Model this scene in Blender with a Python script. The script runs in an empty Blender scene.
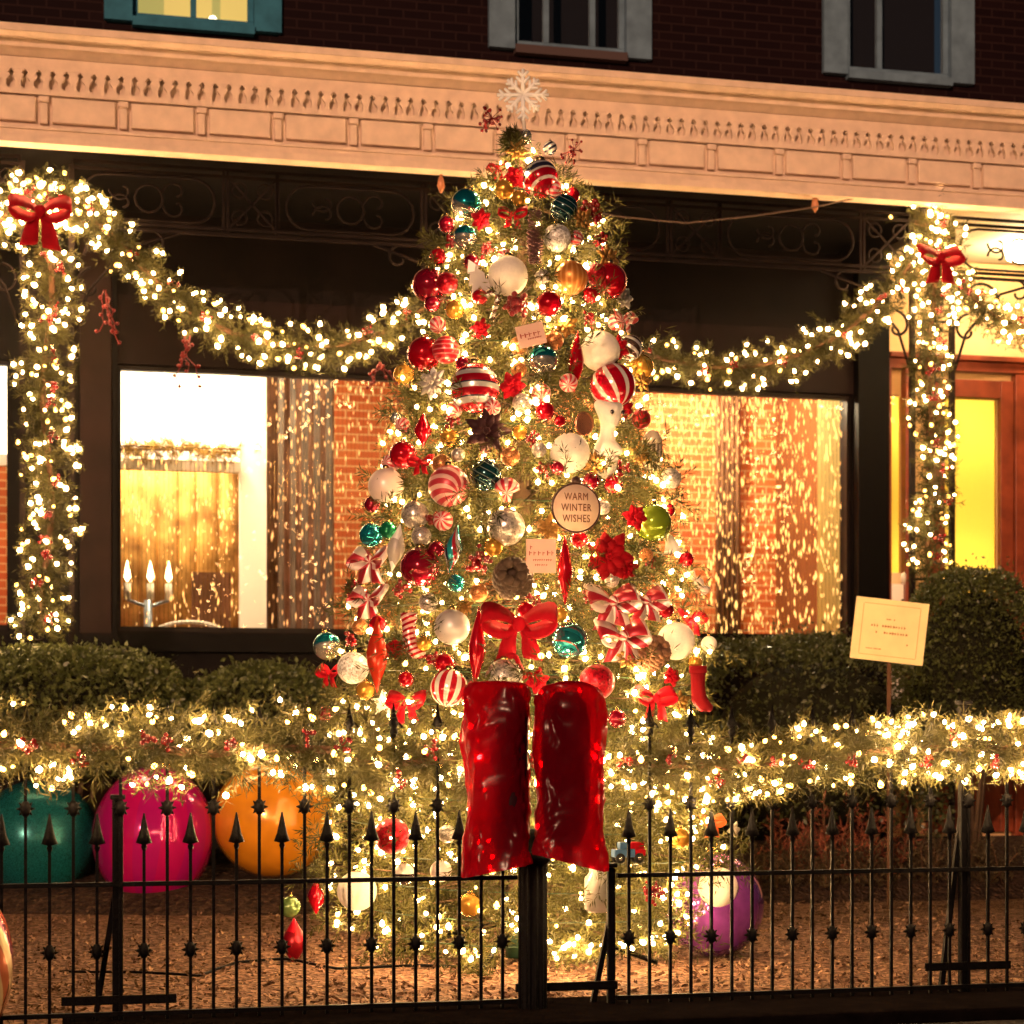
import bpy, bmesh, math, random
import numpy as np
from mathutils import Vector, Matrix, Euler
random.seed(7); rng = np.random.default_rng(11)
S = bpy.context.scene; COL = S.collection
PI = math.pi
# ------------------------------------------------------------------ camera model
F = 2000.0; HC = 1.2; HOR = 730.0; A = math.atan(.24)
FW = Vector((math.sin(A), math.cos(A), 0)); RT = Vector((math.cos(A), -math.sin(A), 0)); UP = Vector((0, 0, 1))
def ray(px, py): return FW + RT*((px-512)/F) + UP*((HOR-py)/F)
def P(px, py, d): return Vector((0, 0, HC)) + ray(px, py)*d
def PY(px, py, Y):
    r = ray(px, py); return Vector((0, 0, HC)) + r*(Y/r.y)
def PZ(px, py, z):
    r = ray(px, py); return Vector((0, 0, HC)) + r*((z-HC)/r.z)
cam = bpy.data.cameras.new('camera'); co = bpy.data.objects.new('camera', cam); COL.objects.link(co)
co.location = (0, 0, HC); co.rotation_euler = (PI/2, 0, -A)
cam.sensor_width = 36; cam.lens = F/1024*36; cam.shift_y = (HOR-512)/1024; cam.clip_end = 500; cam.clip_start = .05
cam.dof.use_dof = True; cam.dof.focus_distance = 9.3; cam.dof.aperture_fstop = 3.2
S.camera = co
# ------------------------------------------------------------------ materials
MATS = {}
def mat(name, col, rough=.6, metal=0., noise=0., nscale=8., bump=0., bscale=40., coat=0., spec=None, trans=0.):
    if spec is None: spec = .5 if rough < .3 else .3 if rough < .46 else .12
    if name in MATS: return MATS[name]
    m = bpy.data.materials.new(name); m.use_nodes = True; nt = m.node_tree; b = nt.nodes['Principled BSDF']
    b.inputs['Base Color'].default_value = (*col, 1); b.inputs['Roughness'].default_value = rough
    b.inputs['Metallic'].default_value = metal; b.inputs['Coat Weight'].default_value = coat
    b.inputs['Specular IOR Level'].default_value = spec
    if noise or bump: tc = nt.nodes.new('ShaderNodeTexCoord')
    if noise:
        n = nt.nodes.new('ShaderNodeTexNoise'); n.inputs['Scale'].default_value = nscale; n.inputs['Detail'].default_value = 6
        nt.links.new(tc.outputs['Object'], n.inputs['Vector'])
        r = nt.nodes.new('ShaderNodeValToRGB')
        r.color_ramp.elements[0].position = .3; r.color_ramp.elements[1].position = .7
        r.color_ramp.elements[0].color = (*[c*(1-noise) for c in col], 1)
        r.color_ramp.elements[1].color = (*[min(1, c*(1+noise)) for c in col], 1)
        nt.links.new(n.outputs['Fac'], r.inputs['Fac']); nt.links.new(r.outputs['Color'], b.inputs['Base Color'])
    if bump:
        n2 = nt.nodes.new('ShaderNodeTexNoise'); n2.inputs['Scale'].default_value = bscale; n2.inputs['Detail'].default_value = 4
        nt.links.new(tc.outputs['Object'], n2.inputs['Vector'])
        bp = nt.nodes.new('ShaderNodeBump'); bp.inputs['Strength'].default_value = bump; bp.inputs['Distance'].default_value = .02
        nt.links.new(n2.outputs['Fac'], bp.inputs['Height']); nt.links.new(bp.outputs['Normal'], b.inputs['Normal'])
    if trans:
        t = nt.nodes.new('ShaderNodeBsdfTranslucent'); t.inputs['Color'].default_value = (*col, 1)
        mx = nt.nodes.new('ShaderNodeMixShader'); mx.inputs['Fac'].default_value = trans
        out = nt.nodes['Material Output']
        nt.links.new(b.outputs[0], mx.inputs[1]); nt.links.new(t.outputs[0], mx.inputs[2]); nt.links.new(mx.outputs[0], out.inputs[0])
    MATS[name] = m; return m
def emat(name, col, s):
    if name in MATS: return MATS[name]
    m = bpy.data.materials.new(name); m.use_nodes = True; nt = m.node_tree; b = nt.nodes['Principled BSDF']
    b.inputs['Base Color'].default_value = (*[min(1, c) for c in col], 1)
    b.inputs['Emission Color'].default_value = (*col, 1); b.inputs['Emission Strength'].default_value = s
    MATS[name] = m; return m
def glass(name, refl=1.45, tint=(1, 1, 1), rough=0.0):
    if name in MATS: return MATS[name]
    m = bpy.data.materials.new(name); m.use_nodes = True; nt = m.node_tree; nt.nodes.remove(nt.nodes['Principled BSDF'])
    t = nt.nodes.new('ShaderNodeBsdfTransparent'); t.inputs[0].default_value = (*tint, 1)
    g = nt.nodes.new('ShaderNodeBsdfGlossy'); g.inputs['Roughness'].default_value = rough
    f = nt.nodes.new('ShaderNodeFresnel'); f.inputs['IOR'].default_value = refl
    mx = nt.nodes.new('ShaderNodeMixShader')
    nt.links.new(f.outputs[0], mx.inputs[0]); nt.links.new(t.outputs[0], mx.inputs[1]); nt.links.new(g.outputs[0], mx.inputs[2])
    nt.links.new(mx.outputs[0], nt.nodes['Material Output'].inputs[0]); MATS[name] = m; return m
def stripes(name, cols, mode='band', n=3., rot=(0, 0, 0), twist=0., rough=.2, metal=.3, off=0.):
    """cols: [(pos, colour)], constant ramp repeated n times; band = along local z, gore = round local z"""
    if name in MATS: return MATS[name]
    m = bpy.data.materials.new(name); m.use_nodes = True; nt = m.node_tree; b = nt.nodes['Principled BSDF']; L = nt.links.new
    N = lambda op, v=None: (lambda x: (setattr(x, 'operation', op), [x.inputs[i].__setattr__('default_value', q) for i, q in (v or {}).items()], x)[2])(nt.nodes.new('ShaderNodeMath'))
    tc = nt.nodes.new('ShaderNodeTexCoord'); mp = nt.nodes.new('ShaderNodeMapping'); mp.inputs['Rotation'].default_value = rot
    L(tc.outputs['Object'], mp.inputs['Vector']); sx = nt.nodes.new('ShaderNodeSeparateXYZ'); L(mp.outputs[0], sx.inputs[0])
    if mode == 'band':
        u = N('MULTIPLY', {1: n/2}); L(sx.outputs[2], u.inputs[0]); last = u
        a = N('ADD', {1: 50+n/2+off}); L(last.outputs[0], a.inputs[0]); last = a
    else:
        at = N('ARCTAN2'); L(sx.outputs[1], at.inputs[0]); L(sx.outputs[0], at.inputs[1])
        u = N('MULTIPLY', {1: n/(2*PI)}); L(at.outputs[0], u.inputs[0])
        tw = N('MULTIPLY', {1: twist}); L(sx.outputs[2], tw.inputs[0])
        a0 = N('ADD'); L(u.outputs[0], a0.inputs[0]); L(tw.outputs[0], a0.inputs[1])
        a = N('ADD', {1: 50+off}); L(a0.outputs[0], a.inputs[0]); last = a
    fr = N('FRACT'); L(last.outputs[0], fr.inputs[0])
    r = nt.nodes.new('ShaderNodeValToRGB'); r.color_ramp.interpolation = 'CONSTANT'; e = r.color_ramp.elements
    while len(e) < len(cols): e.new(.5)
    for i, (p, c) in enumerate(cols): e[i].position = p; e[i].color = (*c, 1)
    L(fr.outputs[0], r.inputs[0]); L(r.outputs[0], b.inputs['Base Color'])
    b.inputs['Roughness'].default_value = rough; b.inputs['Metallic'].default_value = metal; b.inputs['Coat Weight'].default_value = .4
    MATS[name] = m; return m
def glitter(name, col, metal=.8, rough=.35, scale=22., strength=.8):
    if name in MATS: return MATS[name]
    m = mat(name, col, rough, metal); nt = m.node_tree; b = nt.nodes['Principled BSDF']
    tc = nt.nodes.new('ShaderNodeTexCoord'); v = nt.nodes.new('ShaderNodeTexVoronoi'); v.inputs['Scale'].default_value = scale
    nt.links.new(tc.outputs['Object'], v.inputs['Vector'])
    bp = nt.nodes.new('ShaderNodeBump'); bp.inputs['Strength'].default_value = strength; bp.inputs['Distance'].default_value = .06
    sp = nt.nodes.new('ShaderNodeSeparateColor'); nt.links.new(v.outputs['Color'], sp.inputs[0])
    nt.links.new(sp.outputs[0], bp.inputs['Height']); nt.links.new(bp.outputs['Normal'], b.inputs['Normal'])
    r = nt.nodes.new('ShaderNodeValToRGB'); r.color_ramp.elements[0].color = (*[c*.45 for c in col], 1); r.color_ramp.elements[1].color = (*[min(1, c*1.5) for c in col], 1)
    nt.links.new(sp.outputs[1], r.inputs[0]); nt.links.new(r.outputs[0], b.inputs['Base Color'])
    return m
# ------------------------------------------------------------------ objects
def link(name, me, parent=None, m=None):
    o = bpy.data.objects.new(name, me); COL.objects.link(o)
    if parent is not None: o.parent = parent
    if m is not None and me is not None:
        for x in (m if isinstance(m, (list, tuple)) else [m]): me.materials.append(x)
    return o
def tag(o, label=None, cat=None, group=None, kind=None):
    if label: o['label'] = label
    if cat: o['category'] = cat
    if group: o['group'] = group
    if kind: o['kind'] = kind
    return o
def thing(name, label, cat, loc=(0, 0, 0), rz=0., group=None, rot=None):
    o = bpy.data.objects.new(name, None); COL.objects.link(o); o.location = loc
    o.rotation_euler = rot if rot is not None else (0, 0, rz); o.empty_display_size = .1
    return tag(o, label, cat, group)
class MB:
    """collects primitives into one mesh"""
    def __init__(s): s.v = []; s.f = []; s.mi = []; s.sm = []; s.cur = 0; s.smooth = False
    def add(s, vs, fs, smooth=None):
        o = len(s.v); s.v += [tuple(v) for v in vs]
        for f in fs: s.f.append([i+o for i in f]); s.mi.append(s.cur); s.sm.append(s.smooth if smooth is None else smooth)
        return s
    def box(s, a, b, M=None):
        (x0, y0, z0), (x1, y1, z1) = a, b
        vs = [Vector(p) for p in ((x0, y0, z0), (x1, y0, z0), (x1, y1, z0), (x0, y1, z0), (x0, y0, z1), (x1, y0, z1), (x1, y1, z1), (x0, y1, z1))]
        if M: vs = [M @ v for v in vs]
        return s.add(vs, [(0, 3, 2, 1), (4, 5, 6, 7), (0, 1, 5, 4), (1, 2, 6, 5), (2, 3, 7, 6), (3, 0, 4, 7)], False)
    def bar(s, p, q, w, h=None):
        p, q = Vector(p), Vector(q); h = h or w; d = (q-p).normalized()
        u = d.cross(Vector((0, 1, 0)));
        if u.length < 1e-3: u = d.cross(Vector((1, 0, 0)))
        u.normalize(); v = d.cross(u)
        vs = [c+u*sx*w/2+v*sy*h/2 for c in (p, q) for sx, sy in ((-1, -1), (1, -1), (1, 1), (-1, 1))]
        return s.add(vs, [(0, 1, 2, 3), (7, 6, 5, 4), (0, 4, 5, 1), (1, 5, 6, 2), (2, 6, 7, 3), (3, 7, 4, 0)], False)
    def tube(s, pts, r, seg=6, closed=False, caps=True):
        pts = [Vector(p) for p in pts]; n = len(pts); rs = r if isinstance(r, (list, tuple)) else [r]*n
        vs = []; u = None
        for i, p in enumerate(pts):
            if closed: d = pts[(i+1) % n]-pts[i-1]
            else: d = pts[min(i+1, n-1)]-pts[max(i-1, 0)]
            if d.length < 1e-9: d = Vector((0, 0, 1))
            d.normalize()
            if u is None:
                u = d.orthogonal().normalized()
            else:
                u = u-d*u.dot(d)
                u = u.normalized() if u.length > 1e-6 else d.orthogonal().normalized()
            w = d.cross(u)
            for k in range(seg):
                a = 2*PI*k/seg; vs.append(p+(u*math.cos(a)+w*math.sin(a))*rs[i])
        fs = []
        for i in range(n if closed else n-1):
            j = (i+1) % n
            for k in range(seg):
                l = (k+1) % seg; fs.append((i*seg+k, i*seg+l, j*seg+l, j*seg+k))
        if caps and not closed: fs += [tuple(range(seg))[::-1], tuple((n-1)*seg+k for k in range(seg))]
        return s.add(vs, fs, True)
    def lathe(s, prof, seg=16, M=None):
        """prof: (r, z) bottom to top"""
        vs = []; n = len(prof)
        for r, z in prof:
            for k in range(seg):
                a = 2*PI*k/seg; v = Vector((r*math.cos(a), r*math.sin(a), z)); vs.append(M @ v if M else v)
        fs = [(i*seg+k, i*seg+(k+1) % seg, (i+1)*seg+(k+1) % seg, (i+1)*seg+k) for i in range(n-1) for k in range(seg)]
        if prof[0][0] > 1e-6: fs.append(tuple(range(seg))[::-1])
        if prof[-1][0] > 1e-6: fs.append(tuple((n-1)*seg+k for k in range(seg)))
        return s.add(vs, fs, True)
    def ball(s, c, r, seg=12, rings=8, sc=(1, 1, 1)):
        M = Matrix.Translation(c) @ Matrix.Diagonal((r*sc[0], r*sc[1], r*sc[2], 1))
        return s.lathe([(max(1e-7, math.sin(PI*i/rings)), -math.cos(PI*i/rings)) for i in range(rings+1)], seg, M)
    def prism(s, poly, y0, y1, M=None):
        """poly in x,z extruded along y"""
        n = len(poly); vs = [Vector((x, y, z)) for y in (y0, y1) for x, z in poly]
        if M: vs = [M @ v for v in vs]
        return s.add(vs, [tuple(range(n)), tuple(range(n, 2*n))[::-1]]+[(i, i+n, (i+1) % n+n, (i+1) % n) for i in range(n)], False)
    def mesh(s, name):
        me = bpy.data.meshes.new(name); me.from_pydata(s.v, [], s.f)
        me.polygons.foreach_set('material_index', s.mi); me.polygons.foreach_set('use_smooth', s.sm); me.update(); return me
    def build(s, name, m, parent=None, bevel=0.):
        me = s.mesh(name); o = link(name, me, parent, m)
        bm = bmesh.new(); bm.from_mesh(me); bmesh.ops.recalc_face_normals(bm, faces=bm.faces); bm.to_mesh(me); bm.free()
        if bevel:
            b = o.modifiers.new('bevel', 'BEVEL'); b.width = bevel; b.segments = 2; b.limit_method = 'ANGLE'
        return o
def quads(name, V, m, parent=None, k=4):
    """V: (n,k,3) array of polygons"""
    n = len(V); me = bpy.data.meshes.new(name)
    me.vertices.add(n*k); me.vertices.foreach_set('co', V.reshape(-1).astype(np.float32))
    me.loops.add(n*k); me.loops.foreach_set('vertex_index', np.arange(n*k, dtype=np.int32))
    me.polygons.add(n); me.polygons.foreach_set('loop_start', np.arange(0, n*k, k, dtype=np.int32))
    me.update(calc_edges=True); return link(name, me, parent, m)
def unit(v): return v/np.maximum(np.linalg.norm(v, axis=-1, keepdims=True), 1e-9)
def needles(base, d, l, w, spread, per, back=.35):
    """base (n,3) twig starts, d (n,3) twig vectors; per needles on each; returns quads"""
    n = len(base); t = rng.random((n, per)); b = base[:, None]+d[:, None]*t[..., None]
    dd = unit(d)[:, None]; r = unit(rng.normal(size=(n, per, 3))); r = r-(r*dd).sum(-1, keepdims=True)*dd; r = unit(r)
    nd = unit(dd*(1-spread)+r*spread+rng.normal(size=(n, per, 3))*.12)
    ll = l*(.6+.7*rng.random((n, per, 1))); sd = unit(np.cross(nd, rng.normal(size=(n, per, 3))))*(w/2)
    q = np.stack([b-sd*.5, b+nd*ll*.45-sd, b+nd*ll, b+nd*ll*.45+sd], 2)
    return q.reshape(-1, 4, 3)
# ------------------------------------------------------------------ palette
BULB = (1.0, .58, .24)
M_bulb = [emat('warm_bulb', BULB, 430.), emat('bright_bulb', (1, .64, .29), 780.), emat('dim_bulb', (1, .52, .11), 14.)]
P_bulb = [emat('porch_bulb', BULB, 200.), emat('porch_bright_bulb', (1, .64, .29), 320.), emat('porch_dim_bulb', (1, .52, .11), 10.)]
M_iron = mat('black_iron', (.0025, .0022, .0025), .5, 0, noise=.4, nscale=30, bump=.25, bscale=60, spec=.04)
M_needle = mat('pine_needle', (.050, .048, .013), .6, noise=.85, nscale=7, trans=.3)  # coarse noise darkens needle clumps like shaded gaps, in both garlands too
M_garl = mat('garland_needle', (.045, .043, .014), .6, noise=.85, nscale=5, trans=.3)
M_fgarl = mat('fence_garland_needle', (.042, .038, .012), .6, noise=.85, nscale=6, trans=.3)
M_bark = mat('bark', (.08, .05, .03), .9, noise=.3, bump=.4)
M_cornice = mat('cornice_paint', (.80, .60, .47), .55, noise=.10, nscale=9, bump=.2, bscale=14)
M_black = mat('black_paint', (.0035, .002, .002), .5, noise=.4, nscale=3, bump=.1, spec=.08)
M_ceil = mat('porch_ceiling_paint', (.006, .005, .005), .7, noise=.3, spec=.1)
M_red = mat('red_velvet', (.30, .0015, .008), .8, noise=.25, nscale=12)
M_redg = mat('red_gloss', (.46, .002, .013), .1, .6, coat=.5)
M_dred = mat('dark_red_gloss', (.26, .003, .02), .12, .6, coat=.5)
M_white = mat('white_satin', (.86, .80, .70), .45, noise=.06)
M_pinkw = mat('pearl_pink', (.72, .58, .54), .35, .2)
M_teal = mat('teal_gloss', (.01, .28, .34), .08, .75, coat=.6)
M_cap = mat('gold_cap', (.75, .55, .22), .25, 1.)
M_silver = mat('silver_gloss', (.75, .73, .70), .18, .9)
M_gold = mat('gold_gloss', (.75, .38, .06), .25, .7)
M_berry = mat('red_berry', (.17, .003, .005), .25)
M_stem = mat('brown_stem', (.09, .045, .025), .8)
WR = (.80, .74, .68); RD = (.36, .002, .012); NV = (.03, .03, .06); SV = (.6, .58, .58)
# ------------------------------------------------------------------ bulbs, berries, ribbons
def bulb_mesh(nm, m, seg=7):
    b = MB(); b.lathe([(1e-6, -.9), (.55, -.8), (1, -.1), (.8, .7), (.35, 1.35), (1e-6, 1.6)], seg); me = b.mesh(nm); me.materials.append(m); return me
BM = {('t', i): bulb_mesh('light_bulb', M_bulb[i]) for i in range(3)}
BM.update({('p', i): bulb_mesh('light_bulb', P_bulb[i]) for i in range(3)})
SEG = 7
BV = np.array([(r*math.cos(2*PI*k/SEG), r*math.sin(2*PI*k/SEG), z) for r, z in [(.02, -.9), (.55, -.8), (1, -.1), (.8, .7), (.35, 1.35), (.02, 1.6)] for k in range(SEG)])
BF = np.array([(i*SEG+k, i*SEG+(k+1) % SEG, (i+1)*SEG+(k+1) % SEG, (i+1)*SEG+k) for i in range(5) for k in range(SEG)])
def rrot(): return Euler((random.uniform(-1.2, 1.2), random.uniform(-1.2, 1.2), random.uniform(0, 6.28)))
CAMP = Vector((0, 0, HC))
def bulbs(parent, pts, r, key, most=100):
    """the nearest ones singly, the rest as one part"""
    pts = sorted([Vector(p) for p in pts], key=lambda p: (p-CAMP).length)
    inv = parent.matrix_basis.inverted()
    for p in pts[:most]:
        i = random.choices((0, 1, 2), (5, 2, 4))[0]
        o = bpy.data.objects.new('light_bulb', BM[key, i]); COL.objects.link(o); o.parent = parent
        o.location = inv @ p; o.rotation_euler = rrot(); s = r*random.uniform(.6, 1.3); o.scale = (s, s, s)
    rest = pts[most:]
    if rest:
        Q = []
        for p in rest:
            R = np.array(rrot().to_matrix()); Q.append(((BV*r*random.uniform(.8, 1.2)) @ R.T+np.array(inv @ p))[BF])
        o = quads('light_bulb', np.concatenate(Q), (M_bulb if key == 't' else P_bulb)[0], parent); o['kind'] = 'stuff'
def berry_cluster(parent, c, n, R, r, name='berry_cluster', inv=None, m=None):
    b = MB()
    for _ in range(n):
        v = Vector(rng.normal(size=3)).normalized()*R*random.uniform(.4, 1); b.ball(Vector(c)+v, r*random.uniform(.8, 1.2), 6, 5)
        b.tube([Vector(c), Vector(c)+v*.8], r*.25, 3)
    return b.build(name, m or M_berry, parent)
def bow_mesh(b, s, w=.42, droop=1.0, seed=0, th=.05):
    """two loops, two tails, knot; in local xz facing -y; half width about s"""
    rd = random.Random(seed)
    for sg in (-1, 1):
        pts = []
        for i in range(13):
            t = i/12; a = t*2*PI
            x = sg*s*(.08+.48*(1-math.cos(a))); z = s*(.34*math.sin(a)*(.5+.5*t)+.22*(1-math.cos(a))*.5)
            pts.append((x, -s*.12*math.sin(a*.5), z))
        L, Rr = [], []
        for i, p in enumerate(pts):
            wd = s*w*(.30+.70*math.sin(PI*i/12)); L.append(Vector(p)+Vector((0, -wd*.55, -wd*.5))); Rr.append(Vector(p)+Vector((0, wd*.55, wd*.5)))
        strip(b, L, Rr, th*s)
        tl = s*rd.uniform(1.0, 1.25)*droop; pts = [(sg*s*(.05+.42*t+.06*math.sin(5*t)), -s*.1*math.sin(PI*t)-.02*s, -tl*t) for t in [i/8 for i in range(9)]]
        L = [Vector(p)+Vector((-s*w*(.28+.24*i/8), 0, sg*s*.05)) for i, p in enumerate(pts)]; Rr = [Vector(p)+Vector((s*w*(.28+.24*i/8), 0, -sg*s*.05)) for i, p in enumerate(pts)]
        strip(b, L, Rr, th*s)
    b.ball(Vector((0, -s*.18, 0)), s*.2, 10, 8, (1, .8, 1.1))
def strip(b, L, R, th):
    n = len(L); vs = []; T = []
    for i in range(n):
        d = (L[min(i+1, n-1)]-L[max(i-1, 0)]); nn = d.cross(R[i]-L[i])
        nn = nn.normalized()*th/2 if nn.length > 1e-9 else Vector((0, th/2, 0)); vs += [L[i]+nn, R[i]+nn, R[i]-nn, L[i]-nn]
    fs = []
    for i in range(n-1):
        for k in range(4): l = (k+1) % 4; fs.append((4*i+k, 4*i+l, 4*i+4+l, 4*i+4+k))
    fs += [(0, 1, 2, 3), (4*n-1, 4*n-2, 4*n-3, 4*n-4)]; b.add(vs, fs, True)
# ------------------------------------------------------------------ garlands
def path_at(pts, n):
    pts = np.array([tuple(p) for p in pts]); d = np.linalg.norm(np.diff(pts, axis=0), axis=1); c = np.concatenate([[0], np.cumsum(d)])
    t = np.linspace(0, c[-1], n); return np.stack([np.interp(t, c, pts[:, i]) for i in range(3)], 1), c[-1]
def halo(pts, o, nl, k=26):
    """the needles right round each bulb"""
    c = np.array([tuple(p) for p in pts])-np.array(tuple(o)); c = np.repeat(c, k, 0); d = unit(rng.normal(size=c.shape)); b0 = c+d*rng.uniform(.4, 1.1, (len(c), 1))*nl
    nd = unit(d*.5+rng.normal(size=c.shape)*.8); L = nl*rng.uniform(.5, 1.1, (len(c), 1)); s = unit(np.cross(nd, d))*.0032
    return np.stack([b0-nd*L*.5, b0-s, b0+nd*L*.5, b0+s], 1)
def garland(name, label, pts, R, nb, br, key, group, per_m=150, nl=.055, nw=.0068, nper=30, nberry=10, droop=.0, m=None, poke=0, bulb_bias=None, front=.6):
    root = thing(name, label, 'garland', pts[0], group=group); root.matrix_basis = Matrix.Translation(pts[0])
    o3 = np.array(tuple(pts[0])); _, L = path_at(pts, 8); n = int(L*per_m)
    c, _ = path_at(pts, n); c = c+rng.normal(size=c.shape)*.012
    tg = unit(np.gradient(c, axis=0)); r = rng.normal(size=(n, 3)); r = unit(r-(r*tg).sum(1, keepdims=True)*tg)
    d = r*R*(.55+.6*rng.random((n, 1)))+tg*rng.normal(size=(n, 1))*R*.45; d[:, 2] -= droop*R
    q = needles(c-o3, d, nl, nw, .5, nper)
    if poke:
        k = rng.integers(0, n, poke); d2 = r[k]*R*1.5; d2[:, 2] = np.abs(d2[:, 2])*.6+R*.5; q = np.concatenate([q, needles(c[k]-o3+r[k]*R*.4, d2, nl*1.1, nw, .35, 46)])
    quads('foliage', q, m or M_garl, root)
    b = MB(); b.tube([Vector(p)-Vector(pts[0]) for p in path_at(pts, 40)[0]], R*.12, 5); b.build('cord', M_stem, root)
    # lights, mostly on the side that faces the street
    bp = []; cc, _ = path_at(pts, nb)
    tg2 = unit(np.gradient(cc, axis=0))
    for i in range(nb):
        for _ in range(30):
            v = rng.normal(size=3); v = v-(v*tg2[i]).sum()*tg2[i]; v = v/np.linalg.norm(v)
            if v[1] < .25 or random.random() > front: break
        p = cc[i]+v*R*random.uniform(.7, 1.2)+tg2[i]*rng.normal()*.10; bp.append(p)
    quads('foliage', halo(bp, o3, nl), m or M_garl, root)
    bulbs(root, bp, br, key)
    for i in range(nberry):
        p = cc[int((i+random.random()*.8)/max(1, nberry)*(nb-1))]; v = Vector((random.uniform(-.5, .5), -1, random.uniform(-.8, .6))).normalized()
        berry_cluster(root, Vector(p-o3)+v*R*random.uniform(.7, 1.), 8, R*.28, R*.075)
    return root
# ================================================================== the setting
YF, YP, YW = 8.07, 14.6, 16.2        # fence, porch front, house wall
def ground_mat(name, c1, c2, c3, scale, bump, bsc):
    m = mat(name, c1, .92); nt = m.node_tree; b = nt.nodes['Principled BSDF']; tc = nt.nodes.new('ShaderNodeTexCoord')
    v = nt.nodes.new('ShaderNodeTexVoronoi'); v.inputs['Scale'].default_value = scale; nt.links.new(tc.outputs['Object'], v.inputs['Vector'])
    sp = nt.nodes.new('ShaderNodeSeparateColor'); nt.links.new(v.outputs['Color'], sp.inputs[0])
    r = nt.nodes.new('ShaderNodeValToRGB'); e = r.color_ramp.elements; e.new(.5)
    for i, c in enumerate((c1, c2, c3)): e[i].position = (0, .5, 1)[i]; e[i].color = (*c, 1)
    nt.links.new(sp.outputs[0], r.inputs[0]); nt.links.new(r.outputs[0], b.inputs['Base Color'])
    n = nt.nodes.new('ShaderNodeTexNoise'); n.inputs['Scale'].default_value = bsc; nt.links.new(tc.outputs['Object'], n.inputs['Vector'])
    ad = nt.nodes.new('ShaderNodeMath'); ad.operation = 'ADD'; nt.links.new(v.outputs['Distance'], ad.inputs[0]); nt.links.new(n.outputs['Fac'], ad.inputs[1])
    bp = nt.nodes.new('ShaderNodeBump'); bp.inputs['Strength'].default_value = bump; bp.inputs['Distance'].default_value = .03
    nt.links.new(ad.outputs[0], bp.inputs['Height']); nt.links.new(bp.outputs['Normal'], b.inputs['Normal']); return m
M_gravel = ground_mat('gravel', (.045, .022, .013), (.125, .066, .040), (.26, .15, .095), 38, .9, 30)
M_asph = mat('asphalt', (.014, .012, .012), .9, noise=.3, nscale=20, bump=.3, bscale=120)
M_kerb = mat('dark_kerb_stone', (.004, .003, .003), .95, spec=0., noise=.35, nscale=12, bump=.3)
M_path = mat('walkway_concrete', (.34, .26, .20), .85, noise=.18, nscale=6, bump=.2)
M_soil = ground_mat('mulch', (.018, .011, .008), (.035, .02, .014), (.06, .034, .022), 30, 1., 18)
b = MB(); b.box((-120, -60, -.5), (120, 160, -.004)); tag(b.build('ground', M_asph), kind='structure')
b = MB(); b.box((-9, 8.34, -.2), (14, 15.2, .0)); tag(b.build('gravel_bed', M_gravel), kind='structure')
b = MB(); b.box((.12, 7.6, -.2), (14, 8.335, .05)); b.box((-9, 7.6, -.2), (.117, 8.16, .012)); tag(b.build('kerb', M_kerb, bevel=.015), kind='structure')
b = MB(); b.box((-9, 12.1, -.1), (-1.0, 13.42, .02)); tag(b.build('path', M_path), kind='structure')
# planting bed: a low mound rising to the house
nx, ny = 60, 8; vs, fs = [], []
for j in range(ny+1):
    for i in range(nx+1):
        x = -9+23*i/nx; y0 = 13.43 if x < -.3 else 13.43-.55*min(1, (x+.3)/1.5); t = j/ny; y = y0+(15.2-y0)*t
        vs.append((x, y, -.05 if j == 0 else .05+.27*min(1, t*1.4)+random.uniform(-.012, .012)))
for j in range(ny):
    for i in range(nx): a = j*(nx+1)+i; fs.append((a, a+1, a+nx+2, a+nx+1))
b = MB(); b.add(vs, fs, True); tag(b.build('planting_bed_ground', M_soil), kind='structure')
# loose chips on the gravel
n = 9000; Z = np.zeros((n, 3)); Z[:, 0] = rng.uniform(-5, 6, n); Z[:, 1] = 8.4+4.6*rng.random(n)**1.3; Z[:, 2] = .004
u = unit(rng.normal(size=(n, 3))*np.array([1, 1, .35])); w = unit(np.cross(u, rng.normal(size=(n, 3)))); L = rng.uniform(.010, .032, (n, 1)); W = rng.uniform(.005, .011, (n, 1))
q = np.stack([Z-u*L-w*W*.6, Z+u*L*.8-w*W, Z+u*L+w*W*.7, Z-u*L*.7+w*W], 1); q[..., 2] += .012
tag(quads('gravel', q, ground_mat('gravel_chip', (.03, .017, .011), (.12, .066, .040), (.30, .185, .115), 60, .3, 30)), kind='stuff')

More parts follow.
